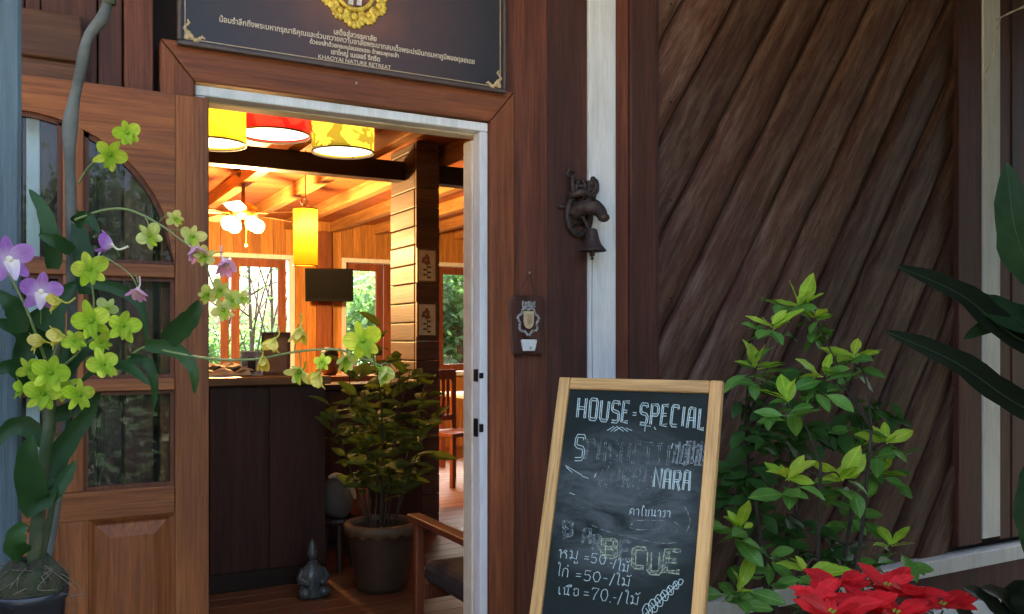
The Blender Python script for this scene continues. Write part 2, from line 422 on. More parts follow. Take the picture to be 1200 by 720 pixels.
bl_ = thing('added_blind', 'bamboo blind added out of view to darken the right of the front', 'blind', (2.8, -2.1, 1.75))  # blinds out of view, added only to darken the right of the front
BBM = wood('added bamboo slat', (.20, .13, .06), (.32, .22, .11), 'x')
for k in range(15): box('slat', BBM, bl_, .75, 4.8, -2.11, -2.10, 1.62 + k*.1, 1.715 + k*.1, 0)
bl2 = thing('added_side_blind', 'short bamboo side blind added out of view to darken the upper right front', 'blind', (.74, -1.3, 2.5))  # added side return, keeps light from the left off the upper planks
for k in range(6): box('slat', BBM, bl2, .735, .745, -2.09, -.55, 2.64 + k*.1, 2.735 + k*.1, 0)
bl3 = thing('added_blind', 'lower bamboo blind added out of view to keep front light off the right end', 'blind', (3.4, -2.2, .5))  # added below the first blind to block more front light
for k in range(11): box('slat', BBM, bl3, 1.9, 4.8, -2.21, -2.20, .5 + k*.1, .595 + k*.1, 0)

# ------------------------------------------------------------------ door frame
frm = thing('door_frame', 'brown mitred door casing with cream painted inner frame', 'door frame', ((x_in0 + x_in1)/2, 0, 0))
yc = -.03
cx0, cx1 = X(188, yc), X(603, yc)
zt1 = Z(600, 108, yc)
MB().prism([(x_in1 + .004, -.1), (cx1, -.1), (cx1, zt1), (x_in1 + .004, ZT + .004)], yc, .03).build('casing', W_CASE_V, frm, bevel=.005)
MB().prism([(cx0, -.1), (x_in0 - .004, -.1), (x_in0 - .004, ZT + .004), (cx0, zt1)], yc, .03).build('casing', W_CASE_V, frm, bevel=.005)
MB().prism([(x_in0 - .003, ZT + .005), (x_in1 + .003, ZT + .005), (cx1 - .001, zt1 + .001), (cx0 + .001, zt1 + .001)], yc, .03).build('casing', W_CASE_H, frm, bevel=.005)
# painted inner frame: outer strip then deeper lining
fw = .031
box('frame_head', WHITE, frm, x_in0, x_in1, -.012, .045, ZT - fw, ZT, .004)
box('frame_side', WHITE, frm, x_in1 - fw, x_in1, -.0115, .045, -.1, ZT - fw - .001, .004)
box('frame_side', WHITE, frm, x_in0, x_in0 + fw, -.0115, .045, -.1, ZT - fw - .001, .004)
box('lining_head', CREAM, frm, x_in0, x_in1, .046, .115, ZT - fw - .004, ZT - .002, .003)
box('lining_side', CREAM, frm, x_in1 - fw - .005, x_in1 - .002, .046, .115, -.1, ZT - fw - .021, .003)
box('lining_side', CREAM, frm, x_in0 + .002, x_in0 + fw + .005, .046, .115, -.1, ZT - fw - .021, .003)
for py in (440, 501):
    p = at(559, py, .02); h_ = .032 if py > 450 else .022
    sp = MB().box(x_in1 - fw - .006, x_in1 - fw + .001, .002, .03, p.z - h_, p.z + h_)
    sp.build('strike_plate', BLACKMETAL, frm, bevel=.002)
    MB().box(x_in1 - fw - .003, x_in1 - fw + .012, -.016, -.008, p.z - h_*.45, p.z + h_*.45).build('strike_lip', BLACKMETAL, frm, bevel=.002)
# nail in the head casing
pn = at(416, 100, yc)
nl = MB(); nl.tube([pn, pn + Vector((0, -.014, .003))], .0016, 6); nl.ball(pn + Vector((0, -.015, .003)), .004, 8, 5); nl.build('nail', plain('galvanised', (.6, .58, .52), metal=.6, rough=.4), frm, smooth=True)

# ------------------------------------------------------------------ open door leaf, folded flat against the front
yd, yd2 = -.100, -.058
dr = X(245, yd); dwid = 1.0; dl = dr - dwid
dz1 = Z(245, 115, yd); dz0 = .012
door = thing('door_leaf', 'open wooden door leaf with arched glass panes and raised lower panels', 'door', (dl + .5, -.08, 0))
st = dr - X(205, yd)
mul = .052
cols = []
iw = (dwid - 2*st - 2*mul) / 3
c0 = dl + st
for k in range(3): cols.append((c0 + k*(iw + mul), c0 + k*(iw + mul) + iw))
zr = [(Z(205, 326, yd), Z(205, 311, yd)), (Z(205, 457, yd), Z(205, 443, yd)), (Z(210, 601, yd), Z(207, 569, yd))]
box('stile', W_DOOR_V, door, dl, dl + st - .001, yd, yd2, dz0, dz1, .004)
box('stile', W_DOOR_V, door, dr - st + .001, dr, yd, yd2, dz0, dz1, .004)
# arched head piece
ax, arz, asp = dl + .5, (dwid/2 - st), zr[0][1]
atop = Z(50, 131, yd) - asp
def arch(x, grow=0.0):
    q = max(0, 1 - ((x - ax) / (arz + grow))**2); return asp + (atop + grow) * math.sqrt(q)
n = 28; rows_f = []; rows_b = []
xsn = [dl + st + (dwid - 2*st) * i / n for i in range(n+1)]
hb = MB()
hb.quadgrid([[(x, yd, arch(x)) for x in xsn], [(x, yd, dz1) for x in xsn], [(x, yd2, dz1) for x in xsn], [(x, yd2, arch(x)) for x in xsn], [(x, yd, arch(x)) for x in xsn]])
hb.build('arched_head', W_DOOR_H, door)
for i, (a, b) in enumerate(zr):
    box('rail', W_DOOR_H, door, dl + st, dr - st, yd + .001, yd2, a, b, .003)
box('rail', W_DOOR_H, door, dl + st, dr - st, yd + .001, yd2, dz0, .20, .003)
for k in range(2):
    a, b = cols[k][1], cols[k+1][0]
    zz = arch((a + b)/2)
    box('glazing_bar', W_DOOR_V, door, a, b, yd + .003, yd2, zr[0][1], zz + .012, .003)
    box('glazing_bar', W_DOOR_V, door, a, b, yd + .003, yd2, zr[1][1], zr[0][0], .003)
    box('glazing_bar', W_DOOR_V, door, a, b, yd + .003, yd2, zr[2][1], zr[1][0], .003)
    box('muntin', W_DOOR_V, door, a - .012, b + .012, yd + .002, yd2, .2, zr[2][0], .003)
W_MOULD = wood('door moulding', (.13, .042, .022), (.24, .08, .036), 'z', .5, .05)
ym = yd + .014
for k in range(3):
    a, b = cols[k]
    for (z0, z1) in ((zr[1][1], zr[0][0]), (zr[2][1], zr[1][0])):
        po = meshobj('pane', MB().box(a, b, yd + .024, yd + .028, z0, z1).mesh('pane'), GLASS, door)
        mo = MB()
        e = .011
        mo.prism([(a, z0), (b, z0), (b - e, z0 + e), (a + e, z0 + e)], ym, yd + .0235)
        mo.prism([(a, z1), (a + e, z1 - e), (b - e, z1 - e), (b, z1)], ym, yd + .0235)
        mo.prism([(a, z0), (a + e, z0 + e), (a + e, z1 - e), (a, z1)], ym, yd + .0235)
        mo.prism([(b, z0), (b, z1), (b - e, z1 - e), (b - e, z0 + e)], ym, yd + .0235)
        mo.build('pane_moulding', W_MOULD, po)
    # arched pane
    xx = [a + (b - a)*i/12 for i in range(13)]
    poly = [(a, asp), (b, asp)] + [(x, arch(x) + .004) for x in reversed(xx)]
    po = meshobj('arched_pane', MB().prism(poly, yd + .024, yd + .028).mesh('arched_pane'), GLASS, door)
    mo = MB(); e = .013
    mo.quadgrid([[(x, ym, arch(x)) for x in xx], [(x, ym, max(asp, arch(x, -e))) for x in xx], [(x, yd + .0235, max(asp, arch(x, -e))) for x in xx]])
    if arch(a) > asp + .03: mo.box(a, a + e, ym, yd + .0235, asp, arch(a) - .004)
    if arch(b) > asp + .03: mo.box(b - e, b, ym, yd + .0235, asp, arch(b) - .004)
    mo.box(a, b, ym + .001, yd + .0235, asp, asp + .011)
    mo.build('pane_moulding', W_MOULD, po)
    # raised panel
    z0, z1 = .2, zr[2][0]
    pa, pb = a + (.012 if k else 0), b - (.012 if k < 2 else 0)
    pm = MB(); f0, f1 = .016, .05
    def ring(q, y): return [(pa + q, y, z0 + q), (pb - q, y, z0 + q), (pb - q, y, z1 - q), (pa + q, y, z1 - q)]
    pm.quadgrid([ring(0, yd + .002), ring(.006, yd + .006), ring(f0, yd + .018), ring(f0 + .004, yd + .019), ring(f1, yd + .006), ring(f1 + .004, yd + .004)], True)
    pm.f.append(tuple(len(pm.v) - 4 + i for i in range(4)))
    pm.build('raised_panel', W_DOOR_V, door)
for hz in (.35, 1.0, 1.75):
    hg = MB(); hg.tube([(dr - .008, yd2 + .009, hz - .045), (dr - .008, yd2 + .009, hz + .045)], .008, 10); hg.build('hinge', BLACKMETAL, door, smooth=True)

# ------------------------------------------------------------------ text helper
def text_mesh(s, size, outline=0.0, xscale=1.0, extrude=.0006, res=3, align='CENTER', space=1.0, offset=0):
    cu = bpy.data.curves.new('t', 'FONT'); cu.body = s; cu.size = size; cu.align_x = align; cu.resolution_u = res
    cu.space_character = space; cu.offset = offset
    if outline: cu.fill_mode = 'NONE'; cu.bevel_depth = outline; cu.bevel_resolution = 0
    else: cu.extrude = extrude
    o = bpy.data.objects.new('t', cu); COL.objects.link(o)
    dg = bpy.context.evaluated_depsgraph_get(); dg.update()
    me = bpy.data.meshes.new_from_object(o.evaluated_get(dg))
    bpy.data.objects.remove(o); bpy.data.curves.remove(cu)
    me.materials.clear()
    if xscale != 1: me.transform(Matrix.Diagonal((xscale, 1, 1, 1)))
    return me
def fit_width(me, wid):
    xs_ = [v.co.x for v in me.vertices]; w0 = max(xs_) - min(xs_); c = (max(xs_) + min(xs_)) / 2
    me.transform(Matrix.Diagonal((wid / w0, 1, 1, 1)) @ Matrix.Translation((-c, 0, 0)))
    return me

# ------------------------------------------------------------------ sign above the door
ys = -.052
sx0, sx1 = X(208, ys), X(593, ys); sz0 = Z(400, 81, ys); sz1 = sz0 + .62
sign = thing('name_sign', 'dark framed sign with gold emblem and lettering over the doorway', 'sign', ((sx0 + sx1)/2, ys, sz0))
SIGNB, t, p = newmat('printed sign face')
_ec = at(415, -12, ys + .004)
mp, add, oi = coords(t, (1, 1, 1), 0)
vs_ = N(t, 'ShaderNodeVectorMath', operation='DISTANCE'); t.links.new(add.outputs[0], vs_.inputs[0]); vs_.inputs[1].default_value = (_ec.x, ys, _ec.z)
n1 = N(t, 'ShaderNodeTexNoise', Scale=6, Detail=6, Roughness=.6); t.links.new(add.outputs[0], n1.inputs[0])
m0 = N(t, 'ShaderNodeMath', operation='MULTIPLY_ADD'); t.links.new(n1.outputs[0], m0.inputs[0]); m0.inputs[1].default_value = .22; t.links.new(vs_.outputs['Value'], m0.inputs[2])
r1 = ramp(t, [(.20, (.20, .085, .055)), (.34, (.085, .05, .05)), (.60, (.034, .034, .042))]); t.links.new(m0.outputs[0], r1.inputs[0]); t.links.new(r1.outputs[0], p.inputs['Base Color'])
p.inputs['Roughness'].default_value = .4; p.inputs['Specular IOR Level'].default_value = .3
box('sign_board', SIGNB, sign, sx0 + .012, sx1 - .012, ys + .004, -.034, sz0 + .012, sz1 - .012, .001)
FR = plain('sign frame', (.10, .065, .05), (.06, .04, .035), .45, 20)
box('frame_bar', FR, sign, sx0, sx1, ys - .006, -.0335, sz0, sz0 + .013, .003); box('frame_bar', FR, sign, sx0, sx1, ys - .006, -.0335, sz1 - .013, sz1, .003)
box('frame_bar', FR, sign, sx0, sx0 + .012, ys - .0055, -.0335, sz0 + .0135, sz1 - .0135, .003); box('frame_bar', FR, sign, sx1 - .012, sx1, ys - .0055, -.0335, sz0 + .0135, sz1 - .0135, .003)
GOLDP = plain('gold paint', (.62, .46, .24), (.42, .30, .15), .4, 60, bump=.2, spec=.6)
yf = ys + .004
q = .020
bl = MB(); t_ = .0028
for (a, b, c, d) in ((sx0+q, sx1-q, sz0+q, sz0+q+t_), (sx0+q, sx1-q, sz1-q-t_, sz1-q), (sx0+q, sx0+q+t_, sz0+q+t_, sz1-q-t_), (sx1-q-t_, sx1-q, sz0+q+t_, sz1-q-t_)):
    bl.box(a, b, yf - .0015, yf - .0001, c, d)
bl.build('gold_line', GOLDP, sign)
def leaf_scroll(cx, cz, sx_, sz_, name='corner_ornament'):
    mb = MB(); rr = random.Random(5)
    for t in range(9):
        for arm in (0, 1):
            d_ = t * .0062
            px_, pz_ = (d_, .006*math.sin(t*1.1)) if arm == 0 else (.006*math.sin(t*1.1), d_)
            r_ = .0085 * (1 - t*.06) * (.7 + .5*rr.random())
            mb.ball((cx + sx_*px_, yf - .002, cz + sz_*pz_), r_, 7, 4, (1, .3, 1))
    mb.build(name, GOLDP, sign, smooth=True)
leaf_scroll(sx0 + q + .006, sz0 + q + .006, 1, 1); leaf_scroll(sx1 - q - .006, sz0 + q + .006, -1, 1)
leaf_scroll(sx0 + q + .006, sz1 - q - .006, 1, -1); leaf_scroll(sx1 - q - .006, sz1 - q - .006, -1, -1)
# emblem: gold wreath of leaves round an oval
ec = at(415, -14, yf); rr = random.Random(11)
EMB = plain('emblem gold', (.92, .70, .10), (.62, .36, .04), .4, 70, bump=.5, spec=.5, lo=.42, hi=.6)
def eball(mb, x, z, r, el=1.0, a=0.0, dy=0.0):
    mb.ball((ec.x + x, yf - .004 - dy, ec.z + z), r, 7, 4, (el, .4, 1), Matrix.Rotation(-a, 3, 'Y'))
for k in range(12):        # rosettes of leaves round the oval
    a = 2*math.pi*k/12 - math.pi/2; cx_, cz_ = .092*math.cos(a), .094*math.sin(a)
    em = MB(); big = 1.25 if k in (0, 6) else 1.0
    for i in range(9):
        b_ = a + (i - 4)*.5; rr_ = .021*big
        eball(em, cx_ + rr_*math.cos(b_), cz_ + rr_*math.sin(b_), .0085*big, 1.5, b_)
    eball(em, cx_, cz_, .011*big, 1, 0, .003)
    em.build('emblem_leaf', EMB, sign, smooth=True)
em = MB(); em.tube([Vector((ec.x + .066*math.cos(a), yf - .004, ec.z + .072*math.sin(a))) for a in [2*math.pi*i/40 for i in range(41)]], .008, 7, cap=False); em.build('emblem_ring', EMB, sign, smooth=True)
ov = MB(); ov.lathe([(.0001, .003), (.055, .003), (.064, 0)], (0, 0, 0), 28)
ov.build('emblem_field', plain('emblem field', (.16, .04, .03), (.24, .10, .07), .5, 14), sign, M=Matrix.Translation((ec.x, yf - .001, ec.z)) @ Matrix.Rotation(R(90), 4, 'X'))
for q_, (a_, b_) in enumerate((((-.022, -.058), (-.004, -.02)), ((.006, -.056), (.024, -.012)))):
    em = MB(); em.prism([(ec.x + a_[0], ec.z + a_[1]), (ec.x + a_[0] + .016, ec.z + a_[1] - .002), (ec.x + b_[0], ec.z + b_[1]), (ec.x + b_[0] - .012, ec.z + b_[1])], yf - .0085, yf - .0045); em.build('emblem_figure', LETW if False else plain('emblem white', (.75, .70, .64)), sign)
LET = plain('pale gold lettering', (.72, .62, .46), (.6, .5, .36), .45, 50)
RX = Matrix.Rotation(R(90), 4, 'X')
def sign_line(s, px0, px1, pyc, size, name='lettering', off=0):
    a, b = X(px0, yf), X(px1, yf)
    me = fit_width(text_mesh(s, size, offset=off), b - a)
    c = at((px0 + px1)/2, pyc, yf)
    meshobj(name, me, LET, sign, Matrix.Translation((( a + b)/2, yf - .0012, c.z)) @ RX)
sign_line('เสด็จสู่สวรรคาลัย', 391, 441, 44.5, .023, off=.0004)
sign_line('น้อมรำลึกถึงพระมหากรุณาธิคุณและร่วมถวายความอาลัยพระบาทสมเด็จพระปรมินทรมหาภูมิพลอดุลยเดช', 257, 556, 50.5, .024, off=.0004)
sign_line('ด้วยเกล้าด้วยกระหม่อมขอเดชะ ข้าพระพุทธเจ้า', 363, 467, 59.5, .019, off=.0003)
sign_line('เขาใหญ่ เนเจอร์ รีทรีต', 388, 445, 68, .022, off=.0004)
sign_line('KHAOYAI NATURE RETREAT', 373, 458, 75.2, .0185)

# ------------------------------------------------------------------ doorbell plaque
yp = -.035
pc = at(619, 381, yp)
plq = thing('doorbell_plaque', 'small brown wooden doorbell plaque with silver crest and white button', 'doorbell', (pc.x, -.012, pc.z - .1))
PW = wood('plaque wood', (.075, .030, .022), (.14, .058, .04), 'z', .4, .03)
w_, h_ = .080, .108
poly = [(-w_*.70, -h_), (w_*.66, -h_), (w_*.80, -h_*.93), (w_*.98, h_*.45), (w_*.96, h_*.82), (w_*.78, h_*.98), (-w_*.78, h_*.98), (-w_*.96, h_*.82), (-w_*.98, h_*.45), (-w_*.84, -h_*.93)]
MB().prism(poly, yp, -.0125, Matrix.Translation((pc.x, 0, pc.z))).build('plaque', PW, plq, bevel=.007)
SILV = plain('aged silver crest', (.55, .56, .54), (.14, .14, .13), .4, 120, metal=.5, bump=.4, lo=.45, hi=.6)
cr = MB(); cz = pc.z + .02
for i in range(34):
    a = 2*math.pi*i/34
    ra = 1 + .10*math.sin(a*7)
    cr.ball((pc.x + .040*ra*math.cos(a), yp - .002, cz - .004 + .046*ra*math.sin(a)*(1.05 if math.sin(a) < 0 else .95)), .0058, 6, 4, (1, .7, 1))
for i in range(5): cr.box(pc.x - .026 + i*.0115, pc.x - .019 + i*.0115, yp - .006, yp, cz + .052, cz + .066 - .003*(i % 2))
cr.box(pc.x - .026, pc.x + .027, yp - .0055, yp, cz + .044, cz + .053)
cr.build('crest_border', SILV, plq, smooth=False)
sh = [(-.021, .030), (-.021, -.006)] + [(-.021*math.cos(t*math.pi/8), -.006 - .028*math.sin(t*math.pi/8)) for t in range(1, 8)] + [(.021, -.006), (.021, .030)]
so_ = MB().prism(sh, yp - .007, yp - .0005, Matrix.Translation((pc.x, 0, cz))).build('crest_shield', plain('cream shield', (.66, .52, .30), (.5, .38, .22), .45, 60), plq, bevel=.002)
sh2 = [(x*.5, z*.55 + .001) for x, z in sh]
MB().prism(sh2, yp - .010, yp - .0072, Matrix.Translation((pc.x, 0, cz))).build('shield_figure', plain('shield figure', (.55, .38, .2), (.35, .24, .14), .5, 80), so_, bevel=.002)
bt = [(-.025, -.042), (.022, -.042), (.031, -.006), (.029, 0), (-.031, 0), (-.033, -.006)]
bo = MB().prism(bt, yp - .012, yp - .0005, Matrix.Translation((pc.x, 0, pc.z - .052))).build('bell_push', plain('white plastic', (.74, .76, .74), (.66, .67, .65), .35, 20), plq, bevel=.003)
bb = MB(); bb.ball((pc.x + .003, yp - .013, pc.z - .082), .004, 8, 5); bb.build('button', plain('green button', (.12, .22, .14), rough=.4), bo, smooth=True)
nz = at(620, 320, -.016)
sg = MB(); sg.tube([(pc.x - .04, yp + .008, pc.z + h_*.97), (nz.x, -.018, nz.z), (pc.x + .04, yp + .008, pc.z + h_*.97)], .0016, 5); sg.build('hanging_string', plain('brown string', (.09, .05, .035), rough=.9), plq)
sg = MB(); sg.ball((nz.x, -.020, nz.z), .0042, 8, 5); sg.build('nail', plain('nail head', (.6, .5, .35), metal=.5, rough=.4), plq, smooth=True)

# ------------------------------------------------------------------ cast iron bell
yb = -.05
bx = lambda px, py, dy=0.0: at(px, py, yb + dy)
bc = bx(685, 250)
bell = thing('iron_bell', 'rusty cast iron wall bell with cow head bracket and long pull cord', 'bell', (bc.x, 0, bc.z))
yw = -.005
hs_ = MB()      # oval horseshoe back plate
c = bx(684, 247)
pts = [Vector((c.x + .050*math.cos(a), yw - .012, c.z - .012 + .075*math.sin(a))) for a in [R(110 + i*320/22) for i in range(23)]]
hs_.tube(pts, .013, 8); hs_.prism([(c.x - .045, c.z - .05), (c.x + .04, c.z - .05), (c.x + .045, c.z + .05), (c.x - .05, c.z + .05)], yw - .012, yw)
hs_.box(c.x - .085, c.x - .045, yw - .012, yw, c.z + .008, c.z + .024)
hs_.build('back_plate', IRON, bell, smooth=True)
BOLTM = plain('dark bolts', (.015, .012, .012), rough=.5, metal=.5)
for i in range(6):
    bo = MB(); a = R(150 + i*35); bo.ball((c.x + .050*math.cos(a), yw - .024, c.z - .012 + .075*math.sin(a)), .005, 7, 4)
    bo.build('bolt', BOLTM, bell, smooth=True)
# cow head: neck out of the plate, muzzle to the right
hd = MB()
p0 = Vector((c.x - .012, yw - .012, c.z + .0)); p1 = p0 + Vector((.010, -.040, .010)); p2 = p0 + Vector((.032, -.062, .012)); p3 = p0 + Vector((.054, -.074, -.004)); p4 = p0 + Vector((.066, -.080, -.024))
hd.tube(spline([p0, p1, p2, p3, p4], 5), [lerp(.034, .027, min(1, i/5)) if i < 6 else (lerp(.027, .031, (i-5)/5) if i < 11 else lerp(.031, .019, (i-10)/10)) for i in range(21)], 12)
hd.ball(p4 + Vector((.002, -.001, -.004)), .0215, 10, 6, (1.1, 1.05, .8))
hd.build('cow_head', IRON, bell, smooth=True)
ea = MB()
for sgn in (-1, 1):
    e0 = p1 + Vector((.012, sgn*.026 - .01, .022)); ea.tube([e0, e0 + Vector((-.008, sgn*.02, .012)), e0 + Vector((-.014, sgn*.032, .010))], [.007, .010, .002], 7)
    ea.tube([e0 + Vector((.01, -sgn*.012, .008)), e0 + Vector((.012, sgn*.002, .022)), e0 + Vector((.016, sgn*.004, .034))], [.006, .005, .0015], 7)
    ea.ball(p2 + Vector((.006, sgn*.022, .014)), .005, 6, 4)
ea.build('ears_and_horns', IRON, bell, smooth=True)
# collar and scrolled crown on top
cw = MB(); k0 = bx(685, 228)
cw.tube([(k0.x - .05, yw - .02, k0.z - .004), (k0.x - .01, yw - .045, k0.z + .008), (k0.x + .04, yw - .035, k0.z - .002)], [.013, .017, .013], 8)
cw.build('collar', IRON, bell, smooth=True)
cw = MB()
rc = random.Random(4)
for i, dx in enumerate((-.045, -.022, .002, .026, .045)):
    hgt = (.062, .045, .05, .045, .062)[i]
    cw.tube(spline([(k0.x + dx*.8, yw - .03, k0.z), (k0.x + dx*1.15 + .006*(-1)**i, yw - .035, k0.z + hgt*.5), (k0.x + dx, yw - .034, k0.z + hgt)], 4), [.012, .012, .011, .010, .009, .009, .008, .008, .007], 7)
    cw.ball((k0.x + dx, yw - .034, k0.z + hgt), .011, 8, 5)
cw.tube(spline([(k0.x + .045, yw - .034, k0.z + .062), (k0.x + .064, yw - .034, k0.z + .055), (k0.x + .066, yw - .034, k0.z + .02), (k0.x + .045, yw - .034, k0.z + .0)], 5), .006, 6)
cw.tube(spline([(k0.x - .045, yw - .034, k0.z + .062), (k0.x - .066, yw - .034, k0.z + .066), (k0.x - .06, yw - .034, k0.z + .085), (k0.x - .04, yw - .034, k0.z + .08)], 5), .006, 6)
cw.tube([(k0.x - .05, yw - .032, k0.z + .03), (k0.x + .05, yw - .036, k0.z + .034)], .008, 7)
cw.build('scrolled_crown', IRON, bell, smooth=True)
bl_c = bx(694, 293, -.02)
br = MB(); br.tube(spline([p1 + Vector((0, .01, -.03)), (bl_c.x - .006, bl_c.y + .02, bl_c.z + .085), (bl_c.x, bl_c.y, bl_c.z + .07)], 4), .006, 6); br.build('hanger', IRON, bell, smooth=True)
bp = MB(); bp.lathe([(r_*1.18, z_*1.12) for r_, z_ in [(.0005, .070), (.010, .070), (.016, .066), (.019, .052), (.023, .034), (.030, .016), (.042, .002), (.0455, -.003), (.043, -.005), (.036, .000), (.02, .03), (.0005, .055)]], bl_c, 24)
bp.build('bell_cup', IRON, bell, smooth=True)
cl = MB(); cl.tube([bl_c + Vector((0, 0, .05)), bl_c + Vector((0, 0, -.012))], .003, 6); cl.ball(bl_c + Vector((0, 0, -.016)), .0105, 10, 6); cl.ball(bl_c + Vector((0, 0, -.032)), .006, 8, 5); cl.build('clapper', IRON, bell, smooth=True)
ce = bx(692, 452, -.02)
cd = MB(); cd.tube([bl_c + Vector((0, 0, -.03)), ((bl_c.x + ce.x)/2 + .002, bl_c.y, (bl_c.z + ce.z)/2), (bl_c.x + .001, bl_c.y, ce.z - .02)], .0014, 6); cd.build('pull_cord', plain('pull cord', (.16, .2, .2), (.10, .12, .12), .8), bell)

# ------------------------------------------------------------------ chalkboard (A-frame)
psi, lam = R(28), R(17)
TL = atd(657, 443, 2.75)
rt = (RIGHT * math.cos(psi) - VIEW * math.sin(psi)).normalized()
nh = (-RIGHT * math.sin(psi) - VIEW * math.cos(psi)).normalized()     # faces the camera
up = (UP * math.cos(lam) - nh * math.sin(lam)).normalized()
nb = rt.cross(up)                                                   # towards the viewer? checked below
if nb.dot(nh) < 0: nb = -nb
BW, BH = .508, 1.02
Mb = Matrix((rt, -nb, up)).transposed().to_4x4(); Mb.translation = TL - up * BH
# board frame: x to the right, y into the board, z up along the board, origin at lower left
brd = bpy.data.objects.new('chalkboard_sign', None); link(brd, None, Matrix.Translation((TL + rt*BW/2 - up*BH)))
tag(brd, 'leaning chalkboard menu in pale wooden frame reading house special and barbecue', 'chalkboard')
PINE_V = wood('pine frame upright', (.62, .36, .12), (.80, .52, .21), 'z', .45, .04, (.42, .2, .07), .4, bump=.12)
PINE_H = wood('pine frame level', (.62, .36, .12), (.80, .52, .21), 'x', .45, .04, (.42, .2, .07), .4, bump=.12)
fwid = .037
def bbox_(name, mat, a, b, c, d, e, f, bev=.004): return MB().box(a, b, c, d, e, f).build(name, mat, brd, bevel=bev, M=Mb)
bbox_('frame_side', PINE_V, 0, fwid, -.012, .014, -.2, BH)
bbox_('frame_side', PINE_V, BW - fwid, BW, -.012, .014, -.2, BH)
bbox_('frame_top', PINE_H, fwid + .0005, BW - fwid - .0005, -.0118, .0138, BH - fwid, BH - .0005)
bbox_('frame_bottom', PINE_H, fwid + .0005, BW - fwid - .0005, -.0118, .0138, -.04, 0)
m, t, p = newmat('chalk dusted slate')
mp, add, oi = coords(t, (1, 1, 1), 0)
mps = N(t, 'ShaderNodeMapping'); mps.inputs['Scale'].default_value = (1, 1, 2.6); mps.inputs['Rotation'].default_value = (0, R(28), 0); t.links.new(add.outputs[0], mps.inputs[0])
n1 = N(t, 'ShaderNodeTexNoise', Scale=5.5, Detail=10, Roughness=.74, Distortion=1.0); t.links.new(mps.outputs[0], n1.inputs[0])
n2 = N(t, 'ShaderNodeTexNoise', Scale=60, Detail=4); t.links.new(add.outputs[0], n2.inputs[0])
sx = N(t, 'ShaderNodeSeparateXYZ'); tcx = N(t, 'ShaderNodeTexCoord'); t.links.new(tcx.outputs['Object'], sx.inputs[0])
# wiped, dusty oval in the middle of the board
def sub(a, k):
    q_ = N(t, 'ShaderNodeMath', operation='SUBTRACT'); t.links.new(a, q_.inputs[0]); q_.inputs[1].default_value = k; return q_.outputs[0]
def mulc(a, k):
    q_ = N(t, 'ShaderNodeMath', operation='MULTIPLY'); t.links.new(a, q_.inputs[0]); q_.inputs[1].default_value = k; return q_.outputs[0]
def op2(o, a, b):
    q_ = N(t, 'ShaderNodeMath', operation=o); t.links.new(a, q_.inputs[0]); t.links.new(b, q_.inputs[1]); return q_.outputs[0]
ex = mulc(sub(sx.outputs['X'], .24), 1/.25); ez = mulc(sub(sx.outputs['Z'], .655), 1/.22)
r2_ = op2('ADD', op2('MULTIPLY', ex, ex), op2('MULTIPLY', ez, ez))
mr = N(t, 'ShaderNodeMapRange'); mr.inputs[1].default_value = 1.25; mr.inputs[2].default_value = .45; mr.inputs['To Min'].default_value = .06; mr.inputs['To Max'].default_value = .95
t.links.new(r2_, mr.inputs[0])
dust = ramp(t, [(.34, (0, 0, 0)), (.72, (1, 1, 1))]); t.links.new(n1.outputs[0], dust.inputs[0])
amt = op2('MULTIPLY', op2('MULTIPLY', dust.outputs[0], mr.outputs[0]), ramp(t, [(.2, (.55,)*3), (.8, (1,)*3)]).outputs[0])
mx = N(t, 'ShaderNodeMixRGB'); mx.inputs[1].default_value = (.010, .018, .017, 1); mx.inputs[2].default_value = (.16, .19, .20, 1)
t.links.new(amt, mx.inputs[0]); t.links.new(mx.outputs[0], p.inputs['Base Color']); p.inputs['Roughness'].default_value = .75; p.inputs['Specular IOR Level'].default_value = .2
SLATE = m
bbox_('slate', SLATE, fwid, BW - fwid, -.002, .008, 0, BH - fwid, 0)
# prop behind the board
Mp = Mb @ Matrix.Translation((0, .016, BH - .12)) @ Matrix.Rotation(R(24), 4, 'X') @ Matrix.Translation((0, 0, -BH + .12))
MB().box(.12, .16, 0, .022, -.16, BH - .12).build('prop_leg', PINE_V, brd, bevel=.004, M=Mp)
def chalk(name, col, cover=.55, scale=90):
    m, t, p = newmat(name); out = t.nodes['Material Output']
    p.inputs['Base Color'].default_value = (*col, 1); p.inputs['Roughness'].default_value = .95
    tr = N(t, 'ShaderNodeBsdfTransparent'); mx = N(t, 'ShaderNodeMixShader')
    mp, add, oi = coords(t, (1, 1, 1))
    n1 = N(t, 'ShaderNodeTexNoise', Scale=scale, Detail=6, Roughness=.75); t.links.new(add.outputs[0], n1.inputs[0])
    mr = N(t, 'ShaderNodeMapRange'); mr.inputs[1].default_value = .5 - (cover - .5)*.6 - .08; mr.inputs[2].default_value = .5 - (cover - .5)*.6 + .1
    t.links.new(n1.outputs[0], mr.inputs[0]); t.links.new(mr.outputs[0], mx.inputs[0])
    t.links.new(tr.outputs[0], mx.inputs[1]); t.links.new(p.outputs[0], mx.inputs[2]); t.links.new(mx.outputs[0], out.inputs[0])
    return m
CH = chalk('white chalk', (.54, .70, .68), .82); CHF = chalk('wiped chalk', (.22, .27, .27), .48, 45); CHS = chalk('chalk scribble', (.50, .66, .65), .9)
CHRUB = chalk('rubbed chalk', (.20, .235, .24), .56, 60); CHY = chalk('yellow green chalk', (.50, .62, .34), .55); CHFILL = chalk('chalk shading', (.36, .42, .42), .45, 130)
